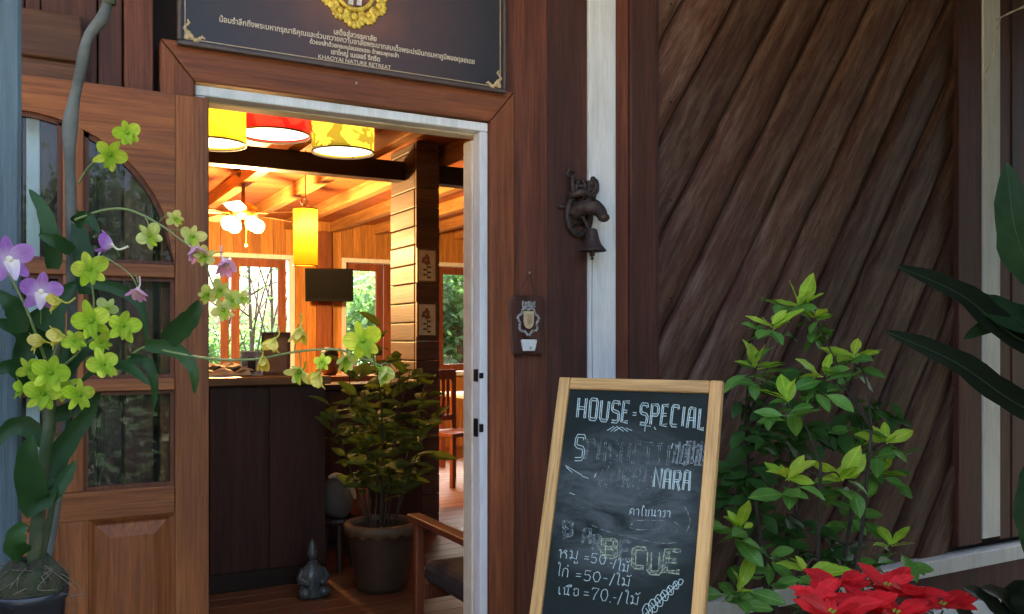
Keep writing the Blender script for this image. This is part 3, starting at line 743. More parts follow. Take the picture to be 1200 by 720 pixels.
def bpx(px, py):
    """board coordinates under a picture point"""
    u = (px - 600) / FPX; v = (398 - py) / FPX
    d = Vector((SA + CA*u, CA - SA*u, v)); k = (TL - CAM).dot(nb) / d.dot(nb)
    q_ = Mb.inverted() @ (CAM + d*k); return q_.x, q_.z
def write(s, px0, px1, py0, py1, mat, outline=.0012, size=.05, name='chalk_lettering', fill=False, hgt=None, space=1.0):
    """one line of chalk between two base points given on the board"""
    a = bpx(px0, py0); b = bpx(px1, py1)
    L = math.hypot(b[0]-a[0], b[1]-a[1]); ang = math.atan2(b[1]-a[1], b[0]-a[0])
    me = text_mesh(s, size, 0 if fill else outline, align='LEFT', extrude=.0003, space=space)
    xs_ = [v.co.x for v in me.vertices]; zs_ = [v.co.y for v in me.vertices]
    me.transform(Matrix.Diagonal((L/(max(xs_) - min(xs_)), (hgt/(max(zs_) - min(zs_)) if hgt else 1), 1, 1)) @ Matrix.Translation((-min(xs_), -min(zs_) if hgt else 0, 0)))
    M = Mb @ Matrix.Translation((a[0], -.0035, a[1])) @ Matrix.Rotation(-ang, 4, 'Y') @ RX
    meshobj(name, me, mat, brd, M)
def scribble(lines, mat, r=.0011, name='chalk_stroke', smooth=True):
    for ln in lines:
        pts = [bpx(*q_) for q_ in ln]
        mb = MB(); mb.tube(spline([(x, -.0032, z) for x, z in pts], 4) if len(pts) > 2 and smooth else [(x, -.0032, z) for x, z in pts], r, 4)
        mb.build(name, mat, brd, M=Mb)
GL = {
 'H': (.62, [[(0,0),(0,1)], [(.6,0),(.6,1)], [(0,.5),(.6,.5)]]), 'O': (.62, [[(.05,.05),(0,.9),(.1,1),(.5,1),(.6,.9),(.58,.08),(.5,0),(.1,0),(.05,.05)]]),
 'U': (.62, [[(0,1),(.02,.12),(.12,0),(.5,0),(.58,.12),(.6,1)]]), 'S': (.58, [[(.55,.85),(.5,1),(.08,1),(0,.88),(0,.62),(.1,.54),(.48,.48),(.56,.38),(.56,.1),(.46,0),(.02,0)]]),
 'E': (.52, [[(.5,1),(.04,1),(0,0),(.5,0)], [(.03,.52),(.38,.52)]]), '-': (.34, [[(.02,.45),(.32,.45)]]), 'P': (.56, [[(0,0),(0,1),(.45,1),(.54,.9),(.54,.6),(.44,.5),(.02,.5)]]),
 'C': (.54, [[(.52,.85),(.48,1),(.08,1),(0,.9),(0,.1),(.08,0),(.5,0)]]), 'I': (.2, [[(.1,0),(.1,1)]]), 'A': (.58, [[(0,0),(.06,.95),(.14,1),(.48,1),(.55,0)], [(.03,.45),(.52,.45)]]), 'L': (.48, [[(0,1),(.02,0),(.46,0)]]),
 'G': (.58, [[(.54,.85),(.48,1),(.08,1),(0,.9),(0,.1),(.08,0),(.54,0),(.54,.45),(.3,.45)]]), 'T': (.56, [[(0,1),(.56,1)], [(.28,1),(.28,0)]]), 'N': (.6, [[(0,0),(0,1),(.58,0),(.6,1)]]), 'R': (.56, [[(0,0),(0,1),(.45,1),(.54,.88),(.54,.62),(.44,.5),(.02,.5)], [(.3,.5),(.56,0)]]),
 'B': (.56, [[(0,0),(0,1),(.45,1),(.52,.9),(.5,.6),(.4,.52),(.02,.52)], [(.4,.52),(.54,.4),(.54,.1),(.44,0),(0,0)]]), "'": (.2, [[(.1,1),(.06,.75)]]),
 '1': (.3, [[(.05,.8),(.18,1),(.18,0)]]), '5': (.55, [[(.5,1),(.08,1),(.05,.58),(.35,.62),(.5,.4),(.42,.08),(.2,0),(.02,.1)]]), '0': (.58, [[(.3,1),(.08,.85),(.02,.4),(.2,0),(.42,.05),(.54,.5),(.45,.9),(.3,1)]]),
 '7': (.55, [[(.0,.85),(.05,1),(.52,.95),(.25,.4),(.15,0)]]), '=': (.5, [[(.08,.62),(.42,.62)], [(.06,.35),(.42,.37)]]), '/': (.4, [[(.02,-.1),(.36,1.05)]]), '.': (.2, [[(.08,.05),(.14,.04)]]), ' ': (.35, []),
 'mo': (.7, [[(.1,.82),(.0,.93),(.1,1),(.18,.9),(.18,.12),(.08,.0),(.02,.14),(.2,.2),(.55,.02),(.6,1)]]), 'ho': (.7, [[(.05,.82),(0,.93),(.1,1),(.15,.9),(.15,0)], [(.15,.45),(.35,.75),(.5,.98),(.62,.88),(.52,.74),(.42,.7),(.6,.45),(.6,0)]]),
 'ai': (.35, [[(.12,1.35),(.0,1.48),(.12,1.6),(.25,1.4),(.18,.12),(.3,0)]]), 'ko': (.68, [[(.05,0),(.05,.6),(.17,.7),(.03,.8),(.25,1),(.5,.95),(.57,.75),(.57,0)]]),
 'e': (.34, [[(.1,1),(.1,.12),(.2,0),(.26,.1),(.12,.16)]]), 'no': (.72, [[(.0,.9),(.1,1),(.15,.9),(.15,.02),(.3,.15),(.5,.1)], [(.5,1),(.5,.12),(.6,0),(.66,.1),(.5,.18)]]), 'o': (.62, [[(.12,.68),(.05,.88),(.3,1),(.5,.85),(.52,.15),(.3,0),(.1,.1),(.08,.5)]]),
 'tone': (0, [[(-.5,1.25),(-.4,1.32),(-.46,1.42),(-.3,1.24),(-.1,1.5)]]), 'uu': (0, [[(-.42,-.2),(-.42,-.45),(-.18,-.45),(-.18,-.2)]]), 'ek': (0, [[(-.3,1.2),(-.3,1.42)]]), 'uee': (0, [[(-.62,1.15),(-.34,1.38),(-.08,1.15),(-.62,1.15)], [(-.2,1.25),(-.2,1.45)], [(-.08,1.2),(-.08,1.42)]]),
 'kho': (.64, [[(.15,.45),(.27,.5),(.2,.35),(.05,.1),(.05,.7),(.25,1),(.5,.85),(.55,0)]]), 'aa': (.46, [[(.0,.8),(.2,1),(.35,.8),(.35,0)]]), 'oo': (.36, [[(.32,1.32),(.1,1.4),(.3,1.52),(.4,1.3),(.15,1.2),(.15,.12),(.26,0)]]), 'bo': (.62, [[(.0,.9),(.1,1),(.15,.9),(.15,.05),(.5,.05),(.5,1)]]), 'ro': (.42, [[(.02,.8),(.3,1),(.3,.7),(.3,.12),(.2,0),(.12,.12)]]),
}
rh = random.Random(14)
def hand(glyphs, px0, px1, py0, py1, hpx, mat, r=.0010, double=0.0, slant=.10, name='chalk_letter', jit=.02, fill=None):
    gap = .14 + 2.2*double
    tot = sum(GL[g_][0] + gap for g_ in glyphs) - gap; x = 0; kx = (px1 - px0)/tot
    for g_ in glyphs:
        wid, strokes = GL[g_]
        jx, jy = rh.uniform(-jit, jit), rh.uniform(-jit, jit)*1.6
        lines = []
        for st_ in strokes:
            pts = [(x + a + jx + rh.uniform(-jit, jit)*.6, b + jy + rh.uniform(-jit, jit)*.6) for a, b in st_]
            if double:
                for sg_ in (-1, 1):
                    off = []
                    for i, (a, b) in enumerate(pts):
                        a0, b0 = pts[max(0, i-1)]; a1, b1 = pts[min(len(pts)-1, i+1)]; L = math.hypot(a1-a0, b1-b0) or 1
                        off.append((a - sg_*double*(b1-b0)/L, b + sg_*double*(a1-a0)/L))
                    lines.append(off)
                if fill: lines.append(('fill', pts))
            else: lines.append(pts)
        def topx(a, b):
            xx = px0 + a*kx; return (xx + slant*b*hpx, lerp(py0, py1, (xx - px0)/(px1 - px0)) - b*hpx)
        mb = MB(); mf = MB()
        for ln in lines:
            isf = ln[0] == 'fill'; ps = ln[1] if isf else ln
            q_ = [bpx(*topx(a, b)) for a, b in ps]; (mf if isf else mb).tube([(a, -.0030 if not isf else -.0022, b) for a, b in q_], (double*hpx*.0024 if isf else r), 4)
        if mb.v: mb.build(name, mat, brd, M=Mb)
        if mf.v:
            for i, v in enumerate(mf.v): mf.v[i] = (v[0], -.0021, v[2])
            mf.build('chalk_shading', fill, brd, M=Mb)
        x += wid + gap
hand('HOUSE-SPECIAL', 677, 825, 490, 503, 23, CH, .0012, .07, fill=CHFILL)
scribble([[(712, 505), (720, 500)], [(716, 506), (724, 500)], [(720, 506), (728, 501)], [(724, 501), (731, 506)], [(729, 501), (736, 506)], [(734, 502), (741, 505)], [(756, 506), (757, 500), (763, 500)], [(767, 501), (769, 504)]], CHS, .00115)
hand('PAGHETTI', 687, 784, 540, 545, 23, CHF, .0014, .07)
hand('S', 674, 684, 539, 539, 27, CH, .0013, .07)
for k in range(9):      # rubbed hatching behind the price
    xh = 789 + k*4.4; scribble([[(xh, 545 + rh.uniform(-2, 2)), (xh + 2 + rh.uniform(-1, 1), 533), (xh + 4, 519 + rh.uniform(-2, 2))]], CHRUB, .0052)
hand("'150", 784, 822, 544, 547, 24, CHS, .0012, 0)
hand('CARBO', 704, 764, 570, 573, 22, CHF, .0014, .07)
hand('NARA', 766, 808, 571, 576, 22, CH, .0013, .06)
hand(['kho', 'aa', 'oo', 'bo', 'no', 'aa', 'ro', 'aa'], 738, 786, 604, 607, 8, CHS, .00115)
scribble([[(741, 613), (741, 620), (765, 621), (783, 616)], [(742, 611), (760, 610), (782, 611)], [(790, 612), (797, 618), (788, 628)], [(690, 614), (712, 623), (740, 630), (775, 637), (795, 636)], [(660, 632), (666, 630)], [(664, 612), (663, 628)], [(800, 590), (806, 600), (809, 612), (804, 626)]], CHF, .0016)
scribble([[(663, 546), (672, 551), (682, 557)], [(664, 548), (671, 554)], [(682, 558), (690, 561)], [(668, 578), (674, 580)], [(697, 560), (699, 555)]], CHS, .0012)
for s_, px0, px1, py, col, hh in (('B', 661, 671, 627, CHF, 16), ('A', 684, 693, 637, CHF, 17), ('R', 695, 703, 644, CHF, 17), ('B', 707, 722, 652, CHY, 20), ('E', 725, 739, 655, CHF, 21), ('C', 743, 756, 664, CHY, 22), ('U', 760, 775, 671, CHY, 24), ('E', 780, 798, 670, CHY, 25)):
    hand(s_, px0, px1, py, py + 1, hh, col, .0013, .10, slant=.06, fill=CHFILL)
for row in (((['ho', 'mo', 'uu'], 655, 680, 654, 656, 10), (list('=50'), 684, 710, 659, 662, 11), (list('.-/'), 712, 722, 664, 666, 10), (['ai', 'mo', 'tone'], 724, 739, 669, 671, 9)),
            ((['ai', 'ko', 'ek'], 653, 668, 675, 677, 10), (list('=50'), 674, 704, 680, 683, 12), (list('-/'), 707, 720, 684, 686, 13), (['ai', 'mo', 'tone'], 722, 741, 685, 688, 9)),
            ((['e', 'no', 'uee', 'o'], 654, 679, 697, 699, 9), (list('=70'), 683, 713, 702, 705, 14), (list('.-/'), 714, 729, 706, 708, 13), (['ai', 'mo', 'tone'], 732, 751, 707, 710, 10))):
    for (g_, a, b, c, d, hh) in row: hand(g_, a, b, c, d, hh, CHS, .00115)
kb = []
for i in range(6):
    cx_, cy_ = 760 + i*6.6, 718 - i*6.2; w_ = 1.15 - .1*i
    kb.append([(cx_ - 6*w_, cy_ - 3*w_), (cx_ - 2*w_, cy_ - 9*w_), (cx_ + 4*w_, cy_ - 4*w_), (cx_ + 3*w_, cy_ + 5*w_), (cx_ - 4*w_, cy_ + 4*w_), (cx_ - 6*w_, cy_ - 3*w_)])
    kb.append([(cx_ - 3, cy_ - 5), (cx_, cy_ - 1), (cx_ + 1, cy_ + 2)])
kb.append([(748, 728), (770, 708), (796, 683)]); kb.append([(795, 684), (797, 679), (801, 681), (798, 686), (795, 684)])
scribble(kb, CHS, .00115, 'chalk_stroke')

# ================================================================== the room behind the doorway
FLW = wood('floor boards', (.16, .062, .026), (.30, .125, .05), 'x', .32, .15, spec=.5)
flo = tag(MB().box(-4, 6.5, .06, 7.1, -.15, -.03).build('floor', DARKGAP), kind='structure')
yy = .12
for k in range(50):
    box('floor_board', FLW, flo, -3.9, 6.4, yy, yy + .136, -.029, 0, .002); yy += .139
CEIL = wood('ceiling boards', (.40, .125, .040), (.56, .20, .065), 'x', .5, .1)
cei = tag(MB().box(-4, 6.5, .1, 7.1, 2.63, 2.70).build('ceiling', CEIL), kind='structure')
JOI = wood('ceiling joists', (.50, .24, .075), (.70, .36, .12), 'y', .5, .12)
for k in range(19):
    xj = -3.6 + k*.52
    box('joist', JOI, cei, xj, xj + .085, .14, 7.0, 2.515, 2.628, .004)
BMD = wood('dark tie beam', (.028, .016, .012), (.055, .03, .02), 'x', .4, .05)
_lx0, _lx1 = X(487, 2.70), X(515, 2.70)
box('tie_beam', BMD, cei, -3.9, _lx0 - .006, 2.86, 2.98, 2.385, 2.514, .006); box('tie_beam', BMD, cei, _lx1 + .006, 6.4, 2.86, 2.98, 2.385, 2.514, .006)
# walls: sides and back
IW = wood('orange wall boards', (.52, .22, .05), (.72, .35, .09), 'z', .5, .14)
IWR = wood('red brown wall post', (.24, .075, .028), (.36, .12, .045), 'z', .5, .1)
tag(MB().box(-4.1, -3.95, .1, 7.2, -.1, 2.7).build('wall_left', IW), kind='structure')
tag(MB().box(6.4, 6.55, .1, 7.2, -.1, 2.7).build('wall_right', IW), kind='structure')
YB = 7.0
zw0, zw1 = .86, Z(330, 299, YB)
wx = [X(k, YB) for k in (226, 345, 400, 600)]
bw = tag(MB().box(-4, 6.5, YB + .06, YB + .12, -.1, zw0 - .05).build('wall_back', IW), kind='structure')
def bwall(a, b, z0, z1, mat=IW, step=.14):
    x = a; i = 0
    while x < b - .01:
        x2 = min(b, x + step); box('wall_board', mat, bw, x + .002, x2 - .001, YB + .0, YB + .05, z0, z1, .003); x = x2; i += 1
bwall(-3.9, wx[0], -.05, 2.63); bwall(wx[0], wx[1], -.05, zw0); bwall(wx[0], wx[1], zw1, 2.63)
bwall(wx[1], wx[2], -.05, 2.63); bwall(wx[2], wx[3], -.05, zw0); bwall(wx[2], wx[3], zw1, 2.63); bwall(wx[3], 6.4, -.05, 2.63)
box('wall_post', IWR, bw, X(372, YB - .06), X(389, YB - .06), YB - .06, YB - .003, 0, 2.51, .005)
SASH = wood('window sash', (.22, .065, .03), (.34, .11, .05), 'z', .5, .08)
WGL = glass('window glass', (.97, .98, .98), .01, .01)
def window(x0, x1, sashes, label):
    w = thing('window', label, 'window', ((x0 + x1)/2, YB, zw0), 'windows in the back wall')
    fr = .05
    box('frame_head', WHITE, w, x0, x1, YB - .03, YB + .11, zw1 - fr, zw1 - .001, .004); box('frame_sill', WHITE, w, x0, x1, YB - .05, YB + .11, zw0 + .001, zw0 + fr, .004)
    box('frame_side', WHITE, w, x0 + .001, x0 + fr, YB - .029, YB + .11, zw0 + fr + .001, zw1 - fr - .001, .004); box('frame_side', WHITE, w, x1 - fr, x1 - .001, YB - .029, YB + .11, zw0 + fr + .001, zw1 - fr - .001, .004)
    for (a, b) in sashes:
        zb, zt = zw0 + fr + .004, zw1 - fr - .004; s_ = .085
        sm = MB(); yA, yB_ = YB + .03, YB + .07
        sm.box(a, a + s_, yA, yB_, zb, zt); sm.box(b - s_, b, yA, yB_, zb, zt); sm.box(a + s_, b - s_, yA + .001, yB_ - .001, zb, zb + s_); sm.box(a + s_, b - s_, yA + .001, yB_ - .001, zt - s_, zt)
        so = sm.build('sash', SASH, w)
        meshobj('pane', MB().box(a + s_, b - s_, YB + .048, YB + .052, zb + s_, zt - s_).mesh('pane'), WGL, so)
window(wx[0], wx[1], [(X(222, YB), X(269, YB)), (X(272, YB), X(336, YB))], 'brown sash window left of the television, bare branches behind')
window(wx[2], wx[3], [(X(401, YB) - .06, X(450, YB)), (X(451, YB), X(512, YB)), (X(513, YB) , X(596, YB))], 'wide brown sash window right of the television, green trees behind')

# log partition end with two pictures
LOGL = wood('pale sawn logs', (.050, .022, .010), (.095, .042, .018), 'y', .55, .18, s=.7)
ylf = 2.70; lx0, lx1 = X(487, ylf), X(515, ylf); lyb = 3.17
part = thing('log_partition', 'end of a stacked log partition holding two small pictures', 'partition', ((lx0 + lx1)/2, 2.9, 0))
LOGD = wood('dark log ends', (.14, .062, .034), (.24, .11, .055), 'x', .6, .1, s=.7)
zz = 0; k = 0; rl = random.Random(9)
while zz < 2.60:
    h_ = .128 + rl.uniform(-.006, .006)
    z2 = min(zz + h_ - .005, 2.624)
    lg = MB().box(lx0 + .004 + rl.uniform(-.003, .003), lx1 - .002, ylf + .028, lyb, zz, z2).build('log', LOGL, part, bevel=.007)
    MB().box(lx0 + .006, lx1 + rl.uniform(-.002, .002), ylf, ylf + .027, zz, z2 + .002).build('log_end', LOGD, lg, bevel=.004)
    zz += h_
for sgn, py0, py1, lab in ((0, 292, 331, 'small framed flower print, upper of two on the log partition'), (1, 355, 395, 'small framed flower print, lower of two on the log partition')):
    a = at(488.5, py1, ylf - .012); b = at(512.5, py0, ylf - .012)
    pic = thing('picture', lab, 'picture', ((a.x + b.x)/2, ylf, a.z), 'flower prints on the log partition')
    PF = wood('picture frame', (.18, .09, .045), (.3, .16, .08), 'z', .5); e = .012
    fm = MB(); fm.box(a.x, b.x, ylf - .016, ylf - .003, a.z, a.z + e); fm.box(a.x, b.x, ylf - .016, ylf - .003, b.z - e, b.z); fm.box(a.x, a.x + e, ylf - .0155, ylf - .003, a.z + e, b.z - e); fm.box(b.x - e, b.x, ylf - .0155, ylf - .003, a.z + e, b.z - e)
    fm.build('picture_frame', PF, pic)
    box('print', plain('cream print', (.85, .70, .44), (.72, .56, .33), .6, 12), pic, a.x + e, b.x - e, ylf - .009, ylf - .004, a.z + e, b.z - e, 0)
    mo = MB(); cxm = (a.x + b.x)/2; czm = lerp(a.z, b.z, .66)
    for i in range(9):
        an = i*.7; r_ = .013 + .006*(i % 3)
        mo.ball((cxm - .006 + r_*math.cos(an), ylf - .0096, czm + r_*math.sin(an)*1.2), .012, 7, 4, (1, .05, 1))
    mo.build('printed_flower', plain('printed rose', (.36, .13, .05), (.22, .08, .04), .6, 30), pic)
    mo = MB(); mo.tube([(cxm, ylf - .0096, czm - .01), (cxm + .004, ylf - .0096, a.z + .03)], .0025, 5)
    for i in range(5): mo.ball((cxm + (-1)**i*.016, ylf - .0096, lerp(a.z + .035, czm - .03, i/5)), .011, 6, 4, (1.3, .05, .6))
    mo.build('printed_stem', plain('printed leaf', (.09, .08, .03), rough=.6), pic)

# ------------------------------------------------------------------ counter and what stands on it
ycf = 1.88; cxe = X(381, ycf); ctop = 1.105
cnt = thing('bar_counter', 'dark wooden bar counter with lighter top inside the doorway', 'counter', (-1, 2.1, 0))
CW = wood('dark counter boards', (.055, .020, .014), (.10, .038, .024), 'z', .45, .1, stain_amt=.3)
x = cxe; k = 0
while x > -2.6:
    box('front_board', CW, cnt, x - .298, x, ycf, ycf + .02, .1, ctop - .045, .003); x -= .30
box('end_panel', CW, cnt, cxe - .02, cxe + .001, ycf + .021, 2.44, .02, ctop - .045, .003)
box('kick_board', BMD, cnt, -2.6, cxe - .004, ycf + .012, ycf + .03, .0, .099, .002)
box('counter_carcass', DARKGAP, cnt, -2.6, cxe - .03, ycf + .032, 2.43, .0, ctop - .05, 0)
CT = wood('counter top', (.22, .10, .04), (.36, .17, .065), 'x', .35, .03)
box('counter_top', CT, cnt, -2.65, cxe + .02, ycf - .05, 2.47, ctop - .043, ctop, .006)
cab = thing('low_cabinet', 'low dark cabinet between the counter end and the log partition', 'cabinet', ((cxe + lx0)/2, 2.7, 0))
for k in range(3):
    w_ = (lx0 - cxe - .03)/3; box('cabinet_door', CW, cab, cxe + .02 + k*w_, cxe + .018 + (k+1)*w_, 2.56, 2.58, .06, .98, .003)
box('cabinet_body', DARKGAP, cab, cxe + .02, lx0 - .01, 2.582, 2.84, 0, .985, 0); box('cabinet_top', BMD, cab, cxe + .01, lx0 - .005, 2.54, 2.85, .986, 1.02, .004)
def onc(px, Y): return Vector((X(px, Y), Y, ctop))
# folded papers
PAP = plain('crumpled paper', (.62, .48, .30), (.40, .27, .15), .8, 14)
pp = thing('newspaper_pile', 'crumpled pile of papers on the counter top', 'papers', onc(262, 2.12))
for k in range(5):
    rr = random.Random(k + 20); q0 = onc(258 + k*4, 2.05 + .05*k)
    rows = []
    for i in range(7):
        rows.append([(q0.x - .16 + i*.05, q0.y - .10 + j*.045, ctop + .006 + .012*k*.6 + .035*abs(math.sin(i*1.3 + k))*abs(math.sin(j*.9 + k*.7)) ) for j in range(6)])
    mb = MB(); mb.quadgrid(rows); o = mb.build('paper_sheet', PAP, pp); s_ = o.modifiers.new('s', 'SOLIDIFY'); s_.thickness = .003
# small photo frame
q0 = onc(295, 2.05)
pf = thing('photo_frame', 'small white edged photo frame standing on the counter', 'photo frame', q0)
Mf = Matrix.Translation(q0) @ Matrix.Rotation(R(-14), 4, 'Z') @ Matrix.Rotation(R(-10), 4, 'X')
e = .008; w_, h_ = .115, .135
for (a, b, c, d) in ((-w_/2, w_/2, 0, e), (-w_/2, w_/2, h_ - e, h_), (-w_/2, -w_/2 + e, e, h_ - e), (w_/2 - e, w_/2, e, h_ - e)): MB().box(a, b, -.008, .006, c, d).build('frame_bar', plain('cream frame', (.62, .52, .36)), pf, M=Mf)
MB().box(-w_/2 + e, w_/2 - e, -.003, .005, e, h_ - e).build('photo', plain('dark photo', (.10, .04, .03), (.35, .2, .12), .3, 18), pf, M=Mf)
MB().box(-.02, .02, .005, .009, .0, .1, Matrix.Rotation(R(22), 4, 'X')).build('strut', BMD, pf, M=Mf)
# brown menu holder
q0 = onc(323, 2.12)
mh = thing('menu_stand', 'taller brown wooden menu stand on the counter', 'menu stand', q0)
Mf = Matrix.Translation(q0) @ Matrix.Rotation(R(-20), 4, 'Z') @ Matrix.Rotation(R(-8), 4, 'X')
MS = wood('menu stand wood', (.10, .045, .022), (.19, .085, .04), 'z', .45)
w_, h_, e = .155, .235, .014
for (a, b, c, d) in ((-w_/2, w_/2, 0, e), (-w_/2, w_/2, h_ - e, h_), (-w_/2, -w_/2 + e, e, h_ - e), (w_/2 - e, w_/2, e, h_ - e)): MB().box(a, b, -.02, .012, c, d).build('frame_bar', MS, mh, M=Mf)
MB().box(-w_/2 + e, w_/2 - e, -.006, .004, e, h_ - e).build('menu_card', plain('brown card', (.25, .13, .06), (.17, .085, .04), .6, 10), mh, M=Mf)
MB().box(w_/2 - .01, w_/2 + .03, -.05, .04, .0, .012).build('foot', MS, mh, M=Mf)
# round dark jar further back
jy = 3.6; jp = at(386, 440, jy)
tb = thing('side_table', 'low dark table behind the counter end', 'table', (jp.x, jy, 0))
box('table_top', CT, tb, jp.x - .35, jp.x + .35, jy - .22, jy + .25, jp.z - .04, jp.z, .005)
for dx in (-.3, .27):
    for dy in (-.18, .17): box('leg', CT, tb, jp.x + dx, jp.x + dx + .05, jy + dy, jy + dy + .05, 0, jp.z - .041, .003)
jar = thing('jar', 'round brown jar with black lid behind the plant', 'jar', jp)
jm = MB(); jm.lathe([(.001, 0), (.045, 0), (.068, .03), (.075, .075), (.066, .12), (.05, .145), (.001, .145)], jp, 20); jm.build('jar_body', plain('brown glaze', (.17, .07, .03), (.10, .04, .02), .3, 8), jar, smooth=True)
jm = MB(); jm.lathe([(.06, .125), (.068, .15), (.055, .19), (.025, .208), (.001, .21)], jp, 20); jm.build('jar_lid', plain('black lid', (.012, .01, .01), rough=.5), jar, smooth=True)

# ------------------------------------------------------------------ lamps
def shade_mat(name, base, fig, thr=.6, scale=9, spots=True):
    m, t, p = newmat(name); out = t.nodes['Material Output']
    mp, add, oi = coords(t, (1, 1, 1)); n1 = N(t, 'ShaderNodeTexNoise', Scale=scale, Detail=3, Roughness=.5, Distortion=.8); t.links.new(add.outputs[0], n1.inputs[0])
    r1 = ramp(t, [(thr - .015, base), (thr + .015, fig)]); t.links.new(n1.outputs[0], r1.inputs[0])
    df = N(t, 'ShaderNodeBsdfDiffuse'); tr = N(t, 'ShaderNodeBsdfTranslucent'); mx = N(t, 'ShaderNodeMixShader'); mx.inputs[0].default_value = .65
    t.links.new(r1.outputs[0], df.inputs[0]); t.links.new(r1.outputs[0], tr.inputs[0]); t.links.new(df.outputs[0], mx.inputs[1]); t.links.new(tr.outputs[0], mx.inputs[2]); t.links.new(mx.outputs[0], out.inputs[0])
    return m
RINGM = plain('shade ring', (.10, .06, .02), rough=.5)
BULB = emis('lit bulb', (1, .80, .48), 4)
LIN = plain('white shade lining', (.85, .82, .76), (.8, .77, .7), .7, 10)
def lamp_light(name, loc, watts, col=(1, .70, .36), r=.05, parent=None):
    l = bpy.data.lights.new(name, 'POINT'); l.energy = watts; l.color = col; l.shadow_soft_size = r
    o = bpy.data.objects.new(name, l); link(o, parent, Matrix.Translation(Vector(loc))); return o
DIFFU = emis('glowing diffuser', (1, .90, .68), .45)
def drum(pxc, pyb, wpx, Y, mat, label, hgt=.27, watts=.32):
    c = at(pxc, pyb, Y); d = (c - CAM).dot(VIEW); r = wpx/2 * d / FPX
    t_ = thing('drum_pendant', label, 'pendant lamp', c, 'drum pendants over the counter')
    s_ = MB(); s_.lathe([(r, 0), (r, hgt)], c, 40); so = s_.build('lamp_shade', mat, t_, smooth=True)
    for zz in (0, hgt):
        s_ = MB(); s_.lathe([(r + .003, zz - .004), (r + .003, zz + .004), (r - .003, zz + .004), (r - .003, zz - .004), (r + .003, zz - .004)], c, 40)
        s_.build('shade_ring', RINGM, so, smooth=False)
    s_ = MB(); s_.lathe([(.001, .012), (r*.97, .012), (r*.97, .016), (.001, .016)], c, 40); s_.build('diffuser', DIFFU, t_)
    s_ = MB(); s_.ball(c + Vector((0, 0, hgt*.5)), .035, 12, 8); s_.build('bulb', BULB, t_, smooth=True)
    s_ = MB(); s_.tube([c + Vector((0, 0, hgt*.55)), c + Vector((0, 0, 2.63 - c.z))], .005, 6); s_.build('cord', BLACKMETAL, t_)
    lamp_light('lamp_glow', c + Vector((0, 0, hgt*.5)), watts, (1, .80, .5), .04, t_)
    return c
drum(249, 169, 76, 1.45, shade_mat('yellow shade', (.90, .66, .03), (.72, .46, .02), .54, 8), 'plain yellow drum lamp shade at the door edge')
drum(321, 159, 84, 1.50, shade_mat('red shade', (.62, .035, .02), (.38, .012, .01), .54, 8), 'red drum lamp shade over the counter')
drum(402, 179, 72, 1.55, shade_mat('leafy yellow shade', (.80, .58, .06), (.20, .17, .02), .54, 9), 'yellow drum lamp shade with leaf pattern')
# hanging cylinder lantern
lc = at(358, 312, 3.3); ltop = at(358, 246, 3.3); r_ = .083
lan = thing('cylinder_lantern', 'tall narrow yellow paper lantern hanging from a ribboned cord', 'pendant lamp', lc)
LSH = shade_mat('amber paper', (.88, .55, .05), (.80, .44, .03), .55, 6)
s_ = MB(); s_.lathe([(r_, 0), (r_, ltop.z - lc.z)], lc, 28); s_.build('lamp_shade', LSH, lan, smooth=True)
s_ = MB(); s_.lathe([(r_ + .002, 0), (r_ + .002, .006), (r_ - .004, .006), (r_ - .004, 0), (r_ + .002, 0)], lc, 28); s_.build('shade_ring', RINGM, lan); s_ = MB(); s_.lathe([(r_ + .002, 0), (r_ + .002, .006), (.001, .01), (.001, 0), (r_ + .002, 0)], ltop, 28); s_.build('lantern_cap', plain('lantern cap', (.55, .36, .1)), lan)
s_ = MB(); s_.ball(lerp(lc, ltop, .72), .035, 12, 8); s_.build('bulb', emis('lantern bulb', (1, .82, .45), 9), lan, smooth=True)
s_ = MB(); s_.tube([ltop, (ltop.x, ltop.y, 2.62)], .004, 6); s_.build('cord', plain('pale cord', (.6, .4, .2)), lan)
s_ = MB(); s_.tube(spline([ltop + Vector((0, -.01, .02)), ltop + Vector((-.035, -.01, .05)), ltop + Vector((-.015, -.01, .085)), ltop + Vector((.01, -.01, .05)), ltop + Vector((-.03, -.01, .02)), ltop + Vector((-.01, -.01, .015))], 5), .005, 6); s_.build('ribbon_loop', plain('pale ribbon', (.75, .6, .4)), lan, smooth=True)
lamp_light('lamp_glow', lerp(lc, ltop, .72), .75, (1, .72, .36), .02, lan)
